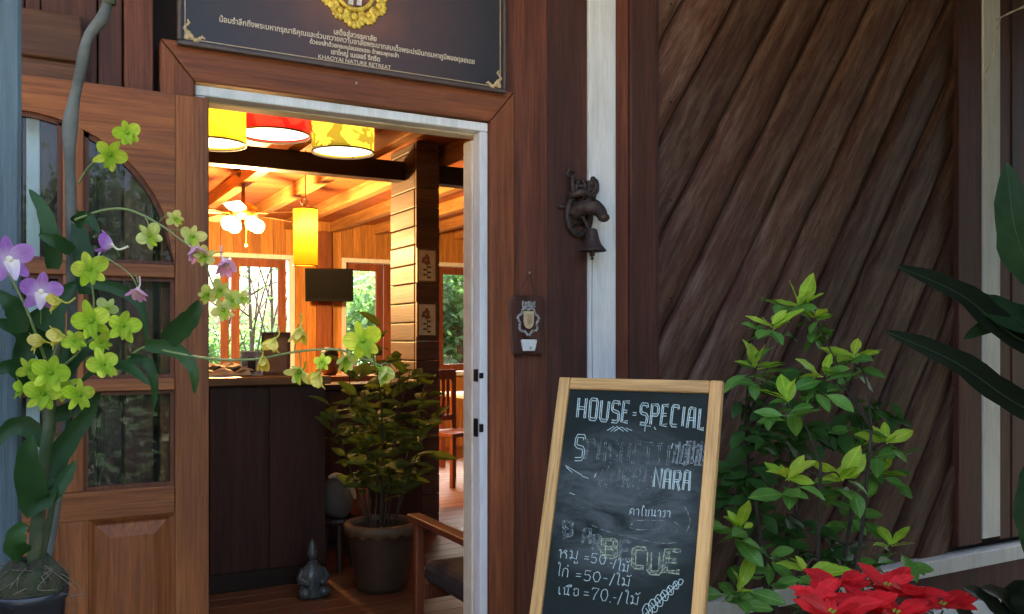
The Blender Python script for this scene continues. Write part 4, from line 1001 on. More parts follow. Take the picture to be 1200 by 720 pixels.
# ceiling fan with lights
fy = 4.3
fc = at(285, 250, fy)
fan = thing('ceiling_fan', 'brass ceiling fan with pale blades and glowing glass lights', 'ceiling fan', (fc.x, fc.y, 2.6))
s_ = MB(); s_.lathe([(.001, 2.63), (.07, 2.63), (.06, 2.585), (.02, 2.56), (.014, 2.55), (.014, fc.z + .075), (.001, fc.z + .07)], (fc.x, fc.y, 0), 20); s_.build('canopy_and_rod', plain('dark brass', (.30, .16, .06), metal=.7, rough=.35), fan, smooth=True)
s_ = MB(); s_.lathe([(.001, .075), (.05, .075), (.105, .055), (.115, .02), (.10, -.02), (.05, -.04), (.001, -.04)], fc, 28); s_.build('motor', BRASS, fan, smooth=True)
BLD = wood('fan blade', (.20, .11, .05), (.32, .19, .09), 'x', .45)
for k in range(5):
    a = R(-38 + 72*k)
    mb = MB(); mb.prism([(.16, -.045), (.30, -.065), (.58, -.06), (.60, -.03), (.60, .03), (.58, .06), (.30, .065), (.16, .045)], -.003, .003, Matrix.Rotation(R(90), 4, 'X'))
    bo = mb.build('blade', BLD, fan, M=Matrix.Translation(fc + Vector((0, 0, .0))) @ Matrix.Rotation(a, 4, 'Z') @ Matrix.Rotation(R(10), 4, 'X'))
    mb = MB(); mb.box(.09, .2, -.012, .012, -.006, .004); mb.build('blade_arm', BRASS, bo, M=Matrix.Translation(fc) @ Matrix.Rotation(a, 4, 'Z'))
GLOB = emis('glowing glass', (1, .72, .34), .3)
for k in range(4):
    a = R(20 + 90*k); d_ = Vector((math.cos(a), math.sin(a), 0))
    mb = MB(); mb.tube([fc + Vector((0, 0, -.03)), fc + d_*.09 + Vector((0, 0, -.05))], .008, 6); mb.build('light_arm', BRASS, fan)
    Mq = d_.to_track_quat('Z', 'Y').to_matrix().to_4x4() @ Matrix.Rotation(0, 4, 'Z')
    tilt = (d_*.75 + Vector((0, 0, -.65))).to_track_quat('Z', 'Y').to_matrix().to_4x4()
    mb = MB(); mb.lathe([(.001, -.02), (.022, -.018), (.03, .0), (.048, .02), (.058, .05), (.052, .08), (.03, .102), (.001, .108)], fc + d_*.09 + Vector((0, 0, -.055)), 18, tilt); mb.build('glass_shade', GLOB, fan, smooth=True)
mb = MB(); mb.tube([fc + Vector((.02, -.02, -.1)), fc + Vector((.02, -.02, -.24))], .003, 5); mb.ball(fc + Vector((.02, -.02, -.25)), .012, 8, 5); mb.build('pull_chain', BRASS, fan)
lamp_light('lamp_glow', fc + Vector((0, 0, -.30)), 56, (1, .56, .20), .12, fan)

# television on the post
ty = 6.6; t0 = at(358, 353, ty); t1 = at(413, 316, ty)
tv = thing('television', 'small dark flat television on the wall post', 'television', ((t0.x + t1.x)/2, ty, t0.z))
Mt = Matrix.Translation(((t0.x + t1.x)/2, ty, (t0.z + t1.z)/2)) @ Matrix.Rotation(R(-22), 4, 'Z') @ Matrix.Rotation(R(7), 4, 'X')
hw_, hh_ = (t1.x - t0.x)/2*.98, (t1.z - t0.z)/2
TVB = plain('tv plastic', (.003, .003, .004), rough=.5, spec=.08)
MB().box(-hw_, hw_, -.02, .04, -hh_, hh_).build('casing', TVB, tv, bevel=.006, M=Mt)
MB().box(-hw_ + .018, hw_ - .018, -.0215, -.0202, -hh_ + .03, hh_ - .018).build('screen', plain('tv screen', (.0022, .0024, .0034), (.002, .0022, .003), .5, 3, spec=.05), tv, M=Mt)
MB().box(-.05, .05, .0405, .36, -.06, .06).build('bracket', BLACKMETAL, tv, M=Mt)

# ------------------------------------------------------------------ leaf meshes
def leaf_mesh(name, L, W, mat, fold=.25, droop=.25, n=6, tip=.75, wav=0.0, stalk=.06, rnd=False):
    """blade along +Y with a midrib fold and a bend; normal +Z"""
    mb = MB(); rows = []
    for i in range(n + 1):
        t = i / n
        if rnd: t = 1 - (1 - t)**1.7
        w = W/2 * (math.sin(math.pi * min(1, t**tip)) ** (.5 if rnd else .8)) if 0 < t < 1 else .0006
        if i == 0: w = .0012
        y = L*t; z = -droop*L*t*t
        wz = wav*W*math.sin(t*17)
        rows.append([(-w, y, z + fold*w + wz), (-w*.5, y, z + fold*w*.42), (0, y, z), (w*.5, y, z + fold*w*.42), (w, y, z + fold*w - wz)])
    mb.quadgrid(rows)
    if stalk: mb.tube([(0, -stalk*L, .1*stalk*L), (0, 0, 0), (0, L*.9, -droop*L*.81 - .001)], [.0016, .0014, .0005], 5)
    return mb.mesh(name, mat, True)
def put(name, me, parent, loc, d, nrm, s=1.0):
    return meshobj(name, me, None, parent, Matrix.Translation(Vector(loc)) @ frame(d, nrm) @ Matrix.Scale(s, 4))

# ------------------------------------------------------------------ things on the floor inside
pf_ = at(447, 690, 1.60)
fc0 = Vector((X(447, 1.60), 1.60, 0))
pot = thing('potted_houseplant', 'leafy green houseplant in a big clay pot with scalloped rim, inside the doorway', 'houseplant', fc0)
CLAY = plain('dull clay', (.075, .04, .017), (.045, .024, .011), .7, 8, bump=.3)
d_ = (fc0 - CAM).dot(VIEW); rz_ = CAM.z - 213/FPX*d_; rr_ = 43/FPX*d_
pm = MB(); pm.lathe([(.001, 0), (rr_*.66, 0), (rr_*.70, .03), (rr_*.84, rz_*.6), (rr_*.90, rz_*.86), (rr_*.92, rz_*.9), (rr_*.88, rz_*.93), (rr_*.80, rz_*.93), (rr_*.78, rz_*.84), (.001, rz_*.84)], fc0, 36)
po = pm.build('pot', CLAY, pot, smooth=True)
pm = MB(); pm.lathe([(rr_*.90, -.055), (rr_*1.01, -.05), (rr_*1.02, -.01), (rr_*.98, .0), (rr_*.84, .0), (rr_*.83, -.03)], fc0 + Vector((0, 0, rz_)), 72, wob=lambda r, z, a: (r, z + (.020*abs(math.cos(a*7)) - .014 if z < -.04 else 0)))
pm.build('scalloped_rim', plain('pale clay rim', (.15, .10, .05), (.10, .065, .032), .6, 10), po, smooth=True)
pm = MB(); pm.lathe([(.001, .02), (rr_*.5, .015), (rr_*.78, 0)], fc0 + Vector((0, 0, rz_*.86)), 24); pm.build('soil', plain('potting soil', (.03, .02, .015), rough=.95, scale=40), pot)
IPL = leafmat('houseplant leaf', (.05, .085, .016), (.12, .15, .028), .7, .35, spec=.05, vein=.3)
ilm = [leaf_mesh('leaf', L, W, IPL, .2, .3) for L, W in ((.13, .052), (.115, .056), (.15, .054))]
ri = random.Random(21); SM = plain('stem bark', (.07, .05, .03), rough=.9, scale=30)
for k in range(11):
    a = ri.uniform(0, 6.28); r0 = ri.uniform(.01, .09); lean = ri.uniform(.04, .24); hgt = ri.uniform(.55, 1.08)
    b0 = fc0 + Vector((r0*math.cos(a), r0*math.sin(a), rz_*.86)); b2 = b0 + Vector((lean*math.cos(a), lean*.7*math.sin(a), hgt)); b1 = lerp(b0, b2, .5) + Vector((ri.uniform(-.03, .03), ri.uniform(-.03, .03), .03))
    path = spline([b0, b1, b2], 8)
    sm = MB(); sm.tube(path, [lerp(.006, .002, i/(len(path)-1)) for i in range(len(path))], 6); sm.build('stem', SM, pot, smooth=True)
    for i in range(26):
        tt = .32 + .68*(i/25); q0 = path[int(tt*(len(path)-1))]; aa = i*2.4 + ri.uniform(-.4, .4)
        dv = Vector((math.cos(aa), math.sin(aa), ri.uniform(.0, .9)))
        put('leaf', ri.choice(ilm), pot, q0 + Vector((ri.uniform(-.05, .05), ri.uniform(-.04, .04), ri.uniform(-.03, .03))), dv, Vector((0, 0, .7)) - VIEW*ri.uniform(0, 1) + dv*-.3, ri.uniform(.65, 1.1))

# ceramic figurine in front of the counter
fg = Vector((X(366, 1.62), 1.62, 0)); d_ = (fg - CAM).dot(VIEW); k_ = d_/FPX
fig = thing('ceramic_figurine', 'small grey green glazed seated figurine on the floor by the counter', 'figurine', fg)
GLZ = plain('grey green glaze', (.10, .12, .10), (.055, .07, .07), .25, 14, bump=.15)
s_ = MB(); s_.lathe([(.001, 0), (15*k_, 0), (16*k_, 4*k_), (14*k_, 14*k_), (15*k_, 24*k_), (12*k_, 32*k_), (6*k_, 38*k_), (4.5*k_, 42*k_), (.001, 43*k_)], fg, 22, wob=lambda r, z, a: (r*(1 + .12*math.cos(2*a)), z)); s_.build('body', GLZ, fig, smooth=True)
s_ = MB(); s_.ball(fg + Vector((0, 0, 50*k_)), 7*k_, 14, 9, (.9, .95, 1.15)); s_.ball(fg + Vector((0, -5.5*k_, 49*k_)), 1.8*k_, 6, 4); s_.lathe([(5*k_, 55*k_), (4*k_, 60*k_), (1.5*k_, 66*k_), (.001, 68*k_)], fg, 12); s_.build('head', GLZ, fig, smooth=True)
for sgn in (-1, 1):
    s_ = MB(); s_.tube(spline([fg + Vector((sgn*11*k_, 0, 32*k_)), fg + Vector((sgn*16*k_, -4*k_, 22*k_)), fg + Vector((sgn*6*k_, -13*k_, 18*k_))], 5), [4*k_]*11, 8); s_.build('arm', GLZ, fig, smooth=True)
    s_ = MB(); s_.ball(fg + Vector((sgn*11*k_, -8*k_, 7*k_)), 7.5*k_, 10, 7, (1.1, 1.2, .95)); s_.build('knee', GLZ, fig, smooth=True)

# carved stone jar with a pale broken lip, on a low plinth, and a clay bottle
sp_ = Vector((X(396, 2.08), 2.08, 0)); d_ = (sp_ - CAM).dot(VIEW); k_ = d_/FPX
zb = CAM.z - (606 - 398)*k_
pl = thing('plant_stool', 'low dark stool beside the counter end', 'stool', sp_)
s_ = MB(); s_.lathe([(.001, zb - .03), (.10, zb - .03), (.105, zb - .015), (.10, zb), (.001, zb)], sp_, 20); s_.build('stool_top', BMD, pl)
for k in range(3):
    a = k*2.09 + .3; s_ = MB(); s_.tube([sp_ + Vector((.07*math.cos(a), .07*math.sin(a), zb - .03)), sp_ + Vector((.09*math.cos(a), .09*math.sin(a), 0))], .013, 8); s_.build('leg', BMD, pl)
stn = thing('stone_jar', 'grey stone jar with pale curved broken lip beside the counter', 'jar', sp_ + Vector((0, 0, zb)))
s_ = MB(); s_.lathe([(.001, 0), (.05, .0), (.085, .04), (.095, .10), (.08, .15), (.05, .19), (.035, .2), (.04, .12), (.001, .08)], sp_ + Vector((0, 0, zb)), 24, wob=lambda r, z, a: (r*(1 + .06*math.sin(3*a)), z + (.05*math.cos(a + 2.4) if z > .12 else 0))); s_.build('jar_body', plain('grey stone', (.16, .14, .11), (.10, .085, .07), .75, 12, bump=.4), stn, smooth=True)
c = sp_ + Vector((0, 0, zb))
s_ = MB(); s_.tube(spline([c + Vector((-.07, -.05, .235)), c + Vector((-.03, -.06, .245)), c + Vector((.03, -.05, .21)), c + Vector((.075, -.035, .14)), c + Vector((.09, -.03, .10))], 5), [.008 + .013*math.sin(i/20*3.14) for i in range(21)], 7); s_.build('broken_lip', plain('pale shell', (.85, .70, .48), (.75, .58, .36), .35, 20), stn, smooth=True)
bp_ = Vector((X(423, 2.35), 2.35, 0)); d_ = (bp_ - CAM).dot(VIEW); k_ = d_/FPX; z0 = CAM.z - 208*k_
p2_ = thing('wooden_block_stand', 'plain dark block stand behind the clay pot', 'stand', bp_)
box('block', BMD, p2_, bp_.x - .09, bp_.x + .09, bp_.y - .09, bp_.y + .09, 0, z0, .006)
vs = thing('clay_bottle', 'orange clay bottle standing behind the big pot', 'bottle', bp_ + Vector((0, 0, z0)))
s_ = MB(); s_.lathe([(.001, 0), (.045, 0), (.06, .03), (.062, .10), (.045, .16), (.022, .20), (.018, .26), (.026, .285), (.02, .285), (.001, .27)], bp_ + Vector((0, 0, z0)), 20); s_.build('bottle_body', plain('terracotta', (.36, .11, .04), (.25, .075, .03), .5, 10), vs, smooth=True)

# ------------------------------------------------------------------ chairs
CHW = wood('red brown chair wood', (.17, .045, .02), (.28, .085, .035), 'z', .4, .08)
def lounge(loc, rz):
    ch = bpy.data.objects.new('armchair', None); M0 = Matrix.Translation(Vector(loc)) @ Matrix.Rotation(rz, 4, 'Z'); link(ch, None, M0)
    tag(ch, 'low red brown wooden armchair with dark cushions just inside the doorway', 'armchair')
    def b(name, mat, *a, bev=.006): return MB().box(*a).build(name, mat, ch, bevel=bev, M=M0)
    for sx_ in (-1, 1):
        x0 = sx_*.30 - .02
        b('leg', CHW, x0, x0 + .04, -.32, -.28, 0, .50); b('leg', CHW, x0, x0 + .04, .26, .30, 0, .50)
        b('armrest', CHW, x0 - .012, x0 + .052, -.36, .36, .501, .53)
    b('seat_rail', CHW, -.279, .279, -.318, -.285, .16, .23); b('seat_rail', CHW, -.279, .279, .262, .295, .16, .23)
    for k in range(4):
        MB().box(-.24 + k*.14, -.19 + k*.14, .0, .02, 0, .5).build('back_slat', CHW, ch, bevel=.004, M=M0 @ Matrix.Translation((0, .27, .26)) @ Matrix.Rotation(R(-14), 4, 'X'))
    DK = plain('dark cushion cloth', (.03, .026, .032), (.05, .04, .04), .85, 30)
    c = b('seat_cushion', DK, -.275, .275, -.31, .25, .235, .33, bev=.03)
    MB().box(-.27, .27, -.10, .0, 0, .42).build('back_cushion', DK, ch, bevel=.035, M=M0 @ Matrix.Translation((0, .24, .34)) @ Matrix.Rotation(R(-14), 4, 'X'))
    return ch
p_ = Vector((.066, .5, 0))
lounge((p_.x + .31, .50, 0), R(180))
th = thing('throw_pillow', 'brown rolled pillow on the armchair back', 'pillow', (p_.x + .3, .25, .72))
s_ = MB(); s_.tube(spline([(p_.x + .05, .25, .775), (p_.x + .12, .25, .785), (p_.x + .3, .25, .785), (p_.x + .55, .25, .775)], 5), [.012, .035, .05, .058, .06] + [.06]*11, 14); s_.build('pillow_roll', plain('brown pillow cloth', (.20, .10, .05), (.13, .06, .035), .85, 20), th, smooth=True)
# dining chairs and table far back on the right
def dining(loc, rz, label):
    ch = bpy.data.objects.new('dining_chair', None); M0 = Matrix.Translation(Vector(loc)) @ Matrix.Rotation(rz, 4, 'Z'); link(ch, None, M0)
    tag(ch, label, 'chair', 'slat back dining chairs')
    def b(name, *a): return MB().box(*a).build(name, CHW, ch, bevel=.004, M=M0)
    for x0 in (-.21, .17):
        b('leg', x0, x0 + .04, -.2, -.16, 0, .44); b('leg', x0, x0 + .04, .17, .21, 0, 1.02)
    b('seat', -.22, .22, -.21, .168, .441, .475); b('top_rail', -.169, .169, .172, .205, .93, 1.02); b('lower_rail', -.169, .169, .175, .2, .55, .6)
    for k in range(5): b('back_slat', -.14 + k*.06, -.11 + k*.06, .18, .198, .601, .929)
p_ = at(529, 436, 4.5)
dining((p_.x + .02, 4.5, 0), R(20), 'red brown slat back dining chair seen past the log partition')
dt = thing('dining_table', 'white topped dining table beyond the slat back chair', 'table', (p_.x + .75, 5.0, 0))
box('table_top', plain('white table top', (.75, .72, .68)), dt, p_.x + .3, p_.x + 1.5, 4.75, 5.6, .73, .76, .005)
for dx in (.34, 1.4):
    for dy in (4.8, 5.5): box('leg', CHW, dt, p_.x + dx, p_.x + dx + .06, dy, dy + .06, 0, .729, .004)

# ------------------------------------------------------------------ trees
TRB = plain('tree bark', (.07, .055, .04), (.12, .1, .08), .9, 12, bump=.6)
TL1 = leafmat('garden tree leaf', (.035, .085, .035), (.07, .13, .055), .5, .3)
TLB = leafmat('back garden leaf', (.09, .20, .11), (.16, .30, .19), .5, .45)
TL2 = leafmat('thin tree leaf', (.05, .09, .05), (.09, .13, .06), .5, .3)
def tree(loc, h, cr, label, seed, leaves=2500, ls=.12, lm=TL1, cz=.62, sq=.8, branches=9, lo=.3, group='garden trees', thick=1.0):
    rr = random.Random(seed); loc = Vector(loc)
    t_ = thing('tree', label, 'tree', loc, group)
    tk = MB(); top = loc + Vector((rr.uniform(-.3, .3), rr.uniform(-.3, .3), h*.85))
    path = spline([loc, lerp(loc, top, .4) + Vector((rr.uniform(-.15, .15), rr.uniform(-.15, .15), 0)), top], 6)
    r0 = h*.022*thick; tk.tube(path, [lerp(r0, r0*.2, i/(len(path)-1)) for i in range(len(path))], 8)
    cc = loc + Vector((0, 0, h*cz)); ends = []
    for k in range(branches):
        b0 = path[int(lerp(.25, .95, k/branches)*(len(path)-1))]; a = k*2.4 + rr.uniform(-.4, .4)
        b2 = cc + Vector((math.cos(a)*cr*rr.uniform(.4, .95), math.sin(a)*cr*rr.uniform(.4, .95), (rr.random() - .4)*h*(1 - cz)*1.3))
        b1 = lerp(b0, b2, .5) + Vector((0, 0, rr.uniform(0, .25)))
        pth = spline([b0, b1, b2], 5); tk.tube(pth, [lerp(r0*.4, r0*.06, i/(len(pth)-1)) for i in range(len(pth))], 5)
        ends += [b2, lerp(b1, b2, .5), b1]
        for q_ in range(3):
            e2 = lerp(b1, b2, rr.random()) ; e3 = e2 + Vector((rr.uniform(-1, 1), rr.uniform(-1, 1), rr.uniform(-.3, .9)))*cr*.35; tk.tube([e2, e3], [r0*.09, r0*.03], 4); ends.append(e3)
    tk.build('trunk', TRB, t_, smooth=True)
    lf = MB()
    for k in range(leaves):
        e_ = rr.choice(ends); q0 = e_ + Vector((rr.gauss(0, 1), rr.gauss(0, 1), rr.gauss(0, sq)))*cr*.2
        if q0.z < loc.z + lo: continue
        d = Vector((rr.uniform(-1, 1), rr.uniform(-1, 1), rr.uniform(-.8, .6))).normalized(); u_ = d.orthogonal().normalized(); u_.rotate(Matrix.Rotation(rr.uniform(0, 6.28), 3, d)); s_ = ls*rr.uniform(.6, 1.3)
        b = len(lf.v); lf.v += [tuple(q0), tuple(q0 + d*s_*.5 + u_*s_*.25), tuple(q0 + d*s_), tuple(q0 + d*s_*.5 - u_*s_*.25)]; lf.f.append((b, b+1, b+2, b+3))
    cr_ = lf.build('crown', lm, t_); cr_['kind'] = 'stuff'
# behind the house, seen through the back windows
def back(px, Y): return (X(px, Y), Y, -.16)
tree(back(436, 13.5), 3.0, 1.5, 'dense green bushy tree behind the wide window', 1, 5200, .19, TLB, .42, 1.2)
tree(back(540, 13.0), 4.4, 1.8, 'dense tall green tree behind the wide window, right of the log partition', 2, 7500, .19, TLB, .45, 1.4)
tree(back(490, 15.5), 4.4, 1.9, 'green tree behind the log partition', 8, 4200, .19, TLB, .5, 1.2)
tree(back(300, 15.5), 5.6, 1.6, 'thin bare branched tree behind the left window', 3, 200, .12, TLB, .62, 1.0, 10, thick=.45)
tree(back(322, 14.5), 5.0, 1.2, 'slender sparse tree behind the left window by its right edge', 4, 160, .11, TLB, .62, 1.0, 7, thick=.45)
tree(back(262, 16.5), 4.8, 1.5, 'sparse tree behind the leftmost sash', 5, 300, .13, TLB, .55, 1.0, 7, thick=.5)
for k, px in enumerate((250, 300, 345)):
    tree(back(px, 17.5), 1.8, 1.2, ('low green bush behind the left window, leftmost of three', 'low green bush behind the left window, middle of three', 'low green bush behind the left window, rightmost of three')[k], 40 + k, 2200, .17, TLB, .5, 1.0, 8, .05, 'bushes behind the house')
# garden in front (behind the viewer): mirrored in the door glass; those near the porch added for shade
FT = ((2.9, -4.0, 5.4, 1.3, 6500, .55, 'added for shade, second from the porch on the right'), (2.5, -2.3, 3.7, .8, 5500, .62, 'added for shade, nearest the porch on the right'), (3.7, -1.7, 4.0, .85, 5500, .6, 'added for shade, just off the porch corner'), (1.0, -2.9, 4.0, .9, 8000, .52, 'added for shade, nearest the viewer on the right'), (4.6, -1.9, 4.6, 1.1, 6000, .52, 'added for shade, beside the porch end'), (5.2, -4.6, 6.0, 2.0, 6500, .55, 'added for shade, near the porch end'), (5.4, -8.5, 5.4, 2.0, 6500, .5, 'behind the path'),
      (-.6, -21.5, 5.6, 2.0, 7000, .5, 'facing the door'), (-4.0, -22.0, 5.2, 2.0, 7000, .5, 'left of the one facing the door'), (2.4, -14.5, 4.8, 2.0, 7000, .5, 'right of the one facing the door'), (-7.5, -22.0, 5.4, 2.2, 6000, .5, 'farthest left'))
for k, (x, y, h, c_, nl, cz_, lab) in enumerate(FT):
    tree((x, y, -.16), h, c_, 'front garden tree ' + lab, 60 + k, nl, .24, TL1, cz_, 1.2, 12)

for k, (x, y, h, c_) in enumerate(((-3.0, -2.0, 1.7, .8), (-2.7, -.8, 1.6, .6), (-2.3, -4.4, 1.3, .9), (-.4, -5.0, 1.2, .9))):  # unseen bushes added to block low bounce light at lower left
    tree((x, y, -.15), h, c_, 'low bush added for shade, %s' % ('left of the porch', 'against the house left of the porch', 'behind the viewer on the left', 'behind the viewer')[k], 90 + k, 2600, .13, TL1, .5, 1.0, 10, .02, 'bushes added by the porch')

# ================================================================== porch post, orchid, shrubs
pr = X(25, -1.10)
post = thing('porch_post', 'blue grey painted porch post at the left edge', 'post', (pr - .07, -1.03, -.08))
pm = MB()
rows = []
for i in range(34):
    z = -.08 + i*.098; w = .004*mnoise.noise(Vector((0, 0, z*5))); w2 = .003*mnoise.noise(Vector((3, 0, z*9)))
    rows.append([(pr - .15, -1.10, z), (pr - .006 + w, -1.10 + w2, z), (pr + w, -1.095, z), (pr + w2, -.95, z), (pr - .15, -.95, z)])
pm.quadgrid(rows, True); pm.build('post_shaft', POSTP, post)
box('post_foot', plain('concrete foot', (.2, .19, .18)), post, pr - .19, pr + .04, -1.14, -.91, -.079, .08, .01)

# orchid in its pot, standing on a tall stand in front of the post
OD = 1.42
o0 = atd(36, 694, OD)
std = thing('plant_stand', 'dark iron plant stand carrying the orchid pot', 'plant stand', (o0.x, o0.y, -.08))
orc = thing('orchid', 'potted orchid with lime green and purple flowers by the porch post', 'orchid', o0 - Vector((0, 0, .12)))
POTM = plain('dark plastic pot', (.012, .014, .022), rough=.35, scale=20)
rp_ = 40/FPX*OD
s_ = MB(); s_.lathe([(.001, -.125), (rp_*.72, -.125), (rp_*.78, -.115), (rp_*.93, -.012), (rp_, -.010), (rp_*1.02, .003), (rp_*.95, .004), (rp_*.9, -.02), (.001, -.02)], o0, 28); s_.build('pot', POTM, orc, smooth=True)
zs_ = o0.z - .126
s_ = MB(); s_.lathe([(.001, zs_), (.055, zs_), (.055, zs_ - .008), (.001, zs_ - .008)], (o0.x, o0.y, 0), 20); s_.build('stand_plate', BLACKMETAL, std)
for k in range(3):
    a = k*2.09 + .5; s_ = MB(); s_.tube(spline([(o0.x + .04*math.cos(a), o0.y + .04*math.sin(a), zs_ - .008), (o0.x + .02*math.cos(a), o0.y + .02*math.sin(a), zs_*.5), (o0.x + .12*math.cos(a), o0.y + .12*math.sin(a), -.079)], 6), .006, 6); s_.build('leg', BLACKMETAL, std, smooth=True)
# moss and roots
MOSS = plain('moss and bark', (.018, .034, .010), (.045, .035, .018), .95, 60, bump=1.0, dist=.01)
s_ = MB(); s_.lathe([(rp_*.93, -.004), (rp_*.95, .014), (rp_*.8, .032), (rp_*.5, .048), (.001, .052)], o0, 30, wob=lambda r, z, a: (r*(1 + .08*math.sin(5*a + z*90)), z + .009*math.sin(7*a + r*120))); s_.build('moss', MOSS, orc, smooth=True)
ro = random.Random(15); ROOT = plain('aerial root', (.13, .11, .08), (.06, .05, .04), .8, 60)
for k in range(34):
    a = ro.uniform(0, 6.28); r1 = rp_*ro.uniform(.5, .95)
    q0 = o0 + Vector((r1*.6*math.cos(a), r1*.6*math.sin(a), .04)); q1 = o0 + Vector((r1*1.12*math.cos(a), r1*1.12*math.sin(a), ro.uniform(.02, .05))); q2 = q1 + Vector((ro.uniform(-.05, .05), ro.uniform(-.04, .04), ro.uniform(-.08, -.01))); q3 = q2 + Vector((ro.uniform(-.05, .03), ro.uniform(-.03, .03), ro.uniform(-.03, .03)))
    s_ = MB(); s_.tube(spline([q0, q1, q2, q3], 5), ro.uniform(.0005, .0009), 5); s_.build('root', ROOT, orc, smooth=True)
GST = plain('green cane', (.03, .055, .018), (.07, .075, .04), .6, 30, spec=.2)
OLEAF = leafmat('orchid leaf', (.012, .042, .012), (.024, .065, .018), .45, .2, spec=.2)
def opx(px, py, dd=0.0): return atd(px, py, OD + dd)
def stem(pts, r0, r1, name='stem', mat=GST, n=6, parent=orc):
    pth = spline(pts, 6); s_ = MB(); s_.tube(pth, [lerp(r0, r1, i/(len(pth)-1)) for i in range(len(pth))], n); s_.build(name, mat, parent, smooth=True); return pth
cane = stem([o0 + Vector((.0, 0, .03)), opx(42, 640), opx(48, 570), opx(57, 500), opx(62, 440, .02), opx(70, 395, .03)], .0125, .006, 'cane', n=10)
stem([o0 + Vector((.01, .01, .03)), opx(56, 620, .03), opx(75, 520, .05), opx(90, 450, .05)], .006, .004, 'cane')
# strap leaves, each one its own blade
def strap(pts, W, nrm=None, parent=orc, mat=OLEAF, name='leaf', fold=.35, th=.0012, pw=.75, rib=None):
    pth = spline(pts, 5); rows = []; nn = len(pth)
    for i, q_ in enumerate(pth):
        t = i/(nn - 1); d = (pth[min(i+1, nn-1)] - pth[max(i-1, 0)]).normalized()
        vn = (nrm if nrm is not None else (CAM - q_)).normalized(); sd = d.cross(vn); sd = sd.normalized() if sd.length > 1e-4 else Vector((1, 0, 0))
        up_ = sd.cross(d)
        w = W/2*(math.sin(math.pi*min(1, (.12 + .88*t)**pw))**.7) if t < 1 else .0004
        w *= 1 + .07*math.sin(i*1.9 + len(pts))
        rows.append([q_ - sd*w + up_*w*fold*(1 + .3*math.sin(i*1.3)), q_ - sd*w*.5 + up_*w*fold*.4, q_, q_ + sd*w*.5 + up_*w*fold*.4, q_ + sd*w + up_*w*fold])
    mb = MB(); mb.quadgrid(rows); lo_ = mb.build(name, mat, parent, smooth=True)
    if rib is not None:
        rb_ = MB(); rb_.tube([r_[2] + (r_[2] - (r_[0] + r_[4])*.5)*.0 + (CAM - r_[2]).normalized()*.001 for r_ in rows], [lerp(.0032, .0006, i/(nn - 1)) for i in range(nn)], 5); rb_.build('midrib', rib, lo_, smooth=True)
    return lo_
px1 = 1/FPX*OD
strap([opx(52, 560), opx(42, 590, -.02), opx(32, 540, -.05), opx(38, 510, -.05)], 34*px1)
strap([opx(28, 650, -.02), opx(18, 640, -.05), opx(22, 622, -.05), opx(34, 617, -.04)], 24*px1)
strap([opx(50, 590, .01), opx(66, 575, .0), opx(80, 555, .02), opx(88, 540, .03)], 17*px1)
strap([opx(54, 572, .02), opx(75, 525, .04), opx(100, 490, .05), opx(116, 468, .05)], 24*px1)
strap([opx(58, 490, .03), opx(88, 478, .06), opx(108, 470, .1), opx(118, 460, .1)], 20*px1)
strap([opx(95, 450, .04), opx(125, 430, .02), opx(150, 432, .0), opx(176, 452, -.02)], 20*px1, nrm=UP*.8 - VIEW*.6)
strap([opx(150, 420, .05), opx(172, 425, .03), opx(181, 452, .03), opx(180, 480, .04)], 13*px1)
strap([opx(170, 405, .03), opx(205, 410, .02), opx(226, 432, .0), opx(228, 462, .01)], 17*px1)
strap([opx(196, 400, .02), opx(212, 384, .01), opx(226, 368, .0), opx(233, 352, .0)], 26*px1, nrm=RIGHT*.5 - VIEW)
strap([opx(100, 330, .06), opx(140, 340, .05), opx(165, 360, .05), opx(172, 405, .05)], 14*px1)
strap([opx(62, 315, .06), opx(62, 285, .05), opx(50, 245, .05), opx(34, 222, .06)], 20*px1)
strap([opx(88, 262, .05), opx(98, 256, .03), opx(108, 260, .02), opx(116, 274, .02)], 17*px1)
strap([opx(85, 295, .06), opx(70, 285, .04), opx(58, 280, .03), opx(45, 275, .03)], 17*px1)
strap([opx(100, 345, .08), opx(98, 300, .08), opx(92, 270, .09), opx(86, 240, .1)], 22*px1)
strap([opx(60, 420, .06), opx(45, 400, .03), opx(20, 385, .0), opx(-10, 375, -.02)], 26*px1)
strap([opx(52, 470, .05), opx(30, 440, .02), opx(10, 430, .0), opx(-15, 440, -.02)], 24*px1)
strap([opx(24, 390, -.02), opx(18, 365, -.03), opx(8, 352, -.04), opx(-12, 340, -.04)], 22*px1)
strap([opx(70, 430, .05), opx(60, 380, .06), opx(70, 350, .07), opx(90, 330, .08)], 30*px1)
strap([opx(55, 520, .04), opx(30, 500, .03), opx(8, 505, .02), opx(-12, 530, .0)], 24*px1)
strap([opx(62, 450, .07), opx(90, 410, .08), opx(110, 390, .09), opx(125, 400, .1)], 28*px1)
strap([opx(40, 460, .05), opx(28, 420, .06), opx(36, 380, .06), opx(50, 360, .06)], 24*px1)
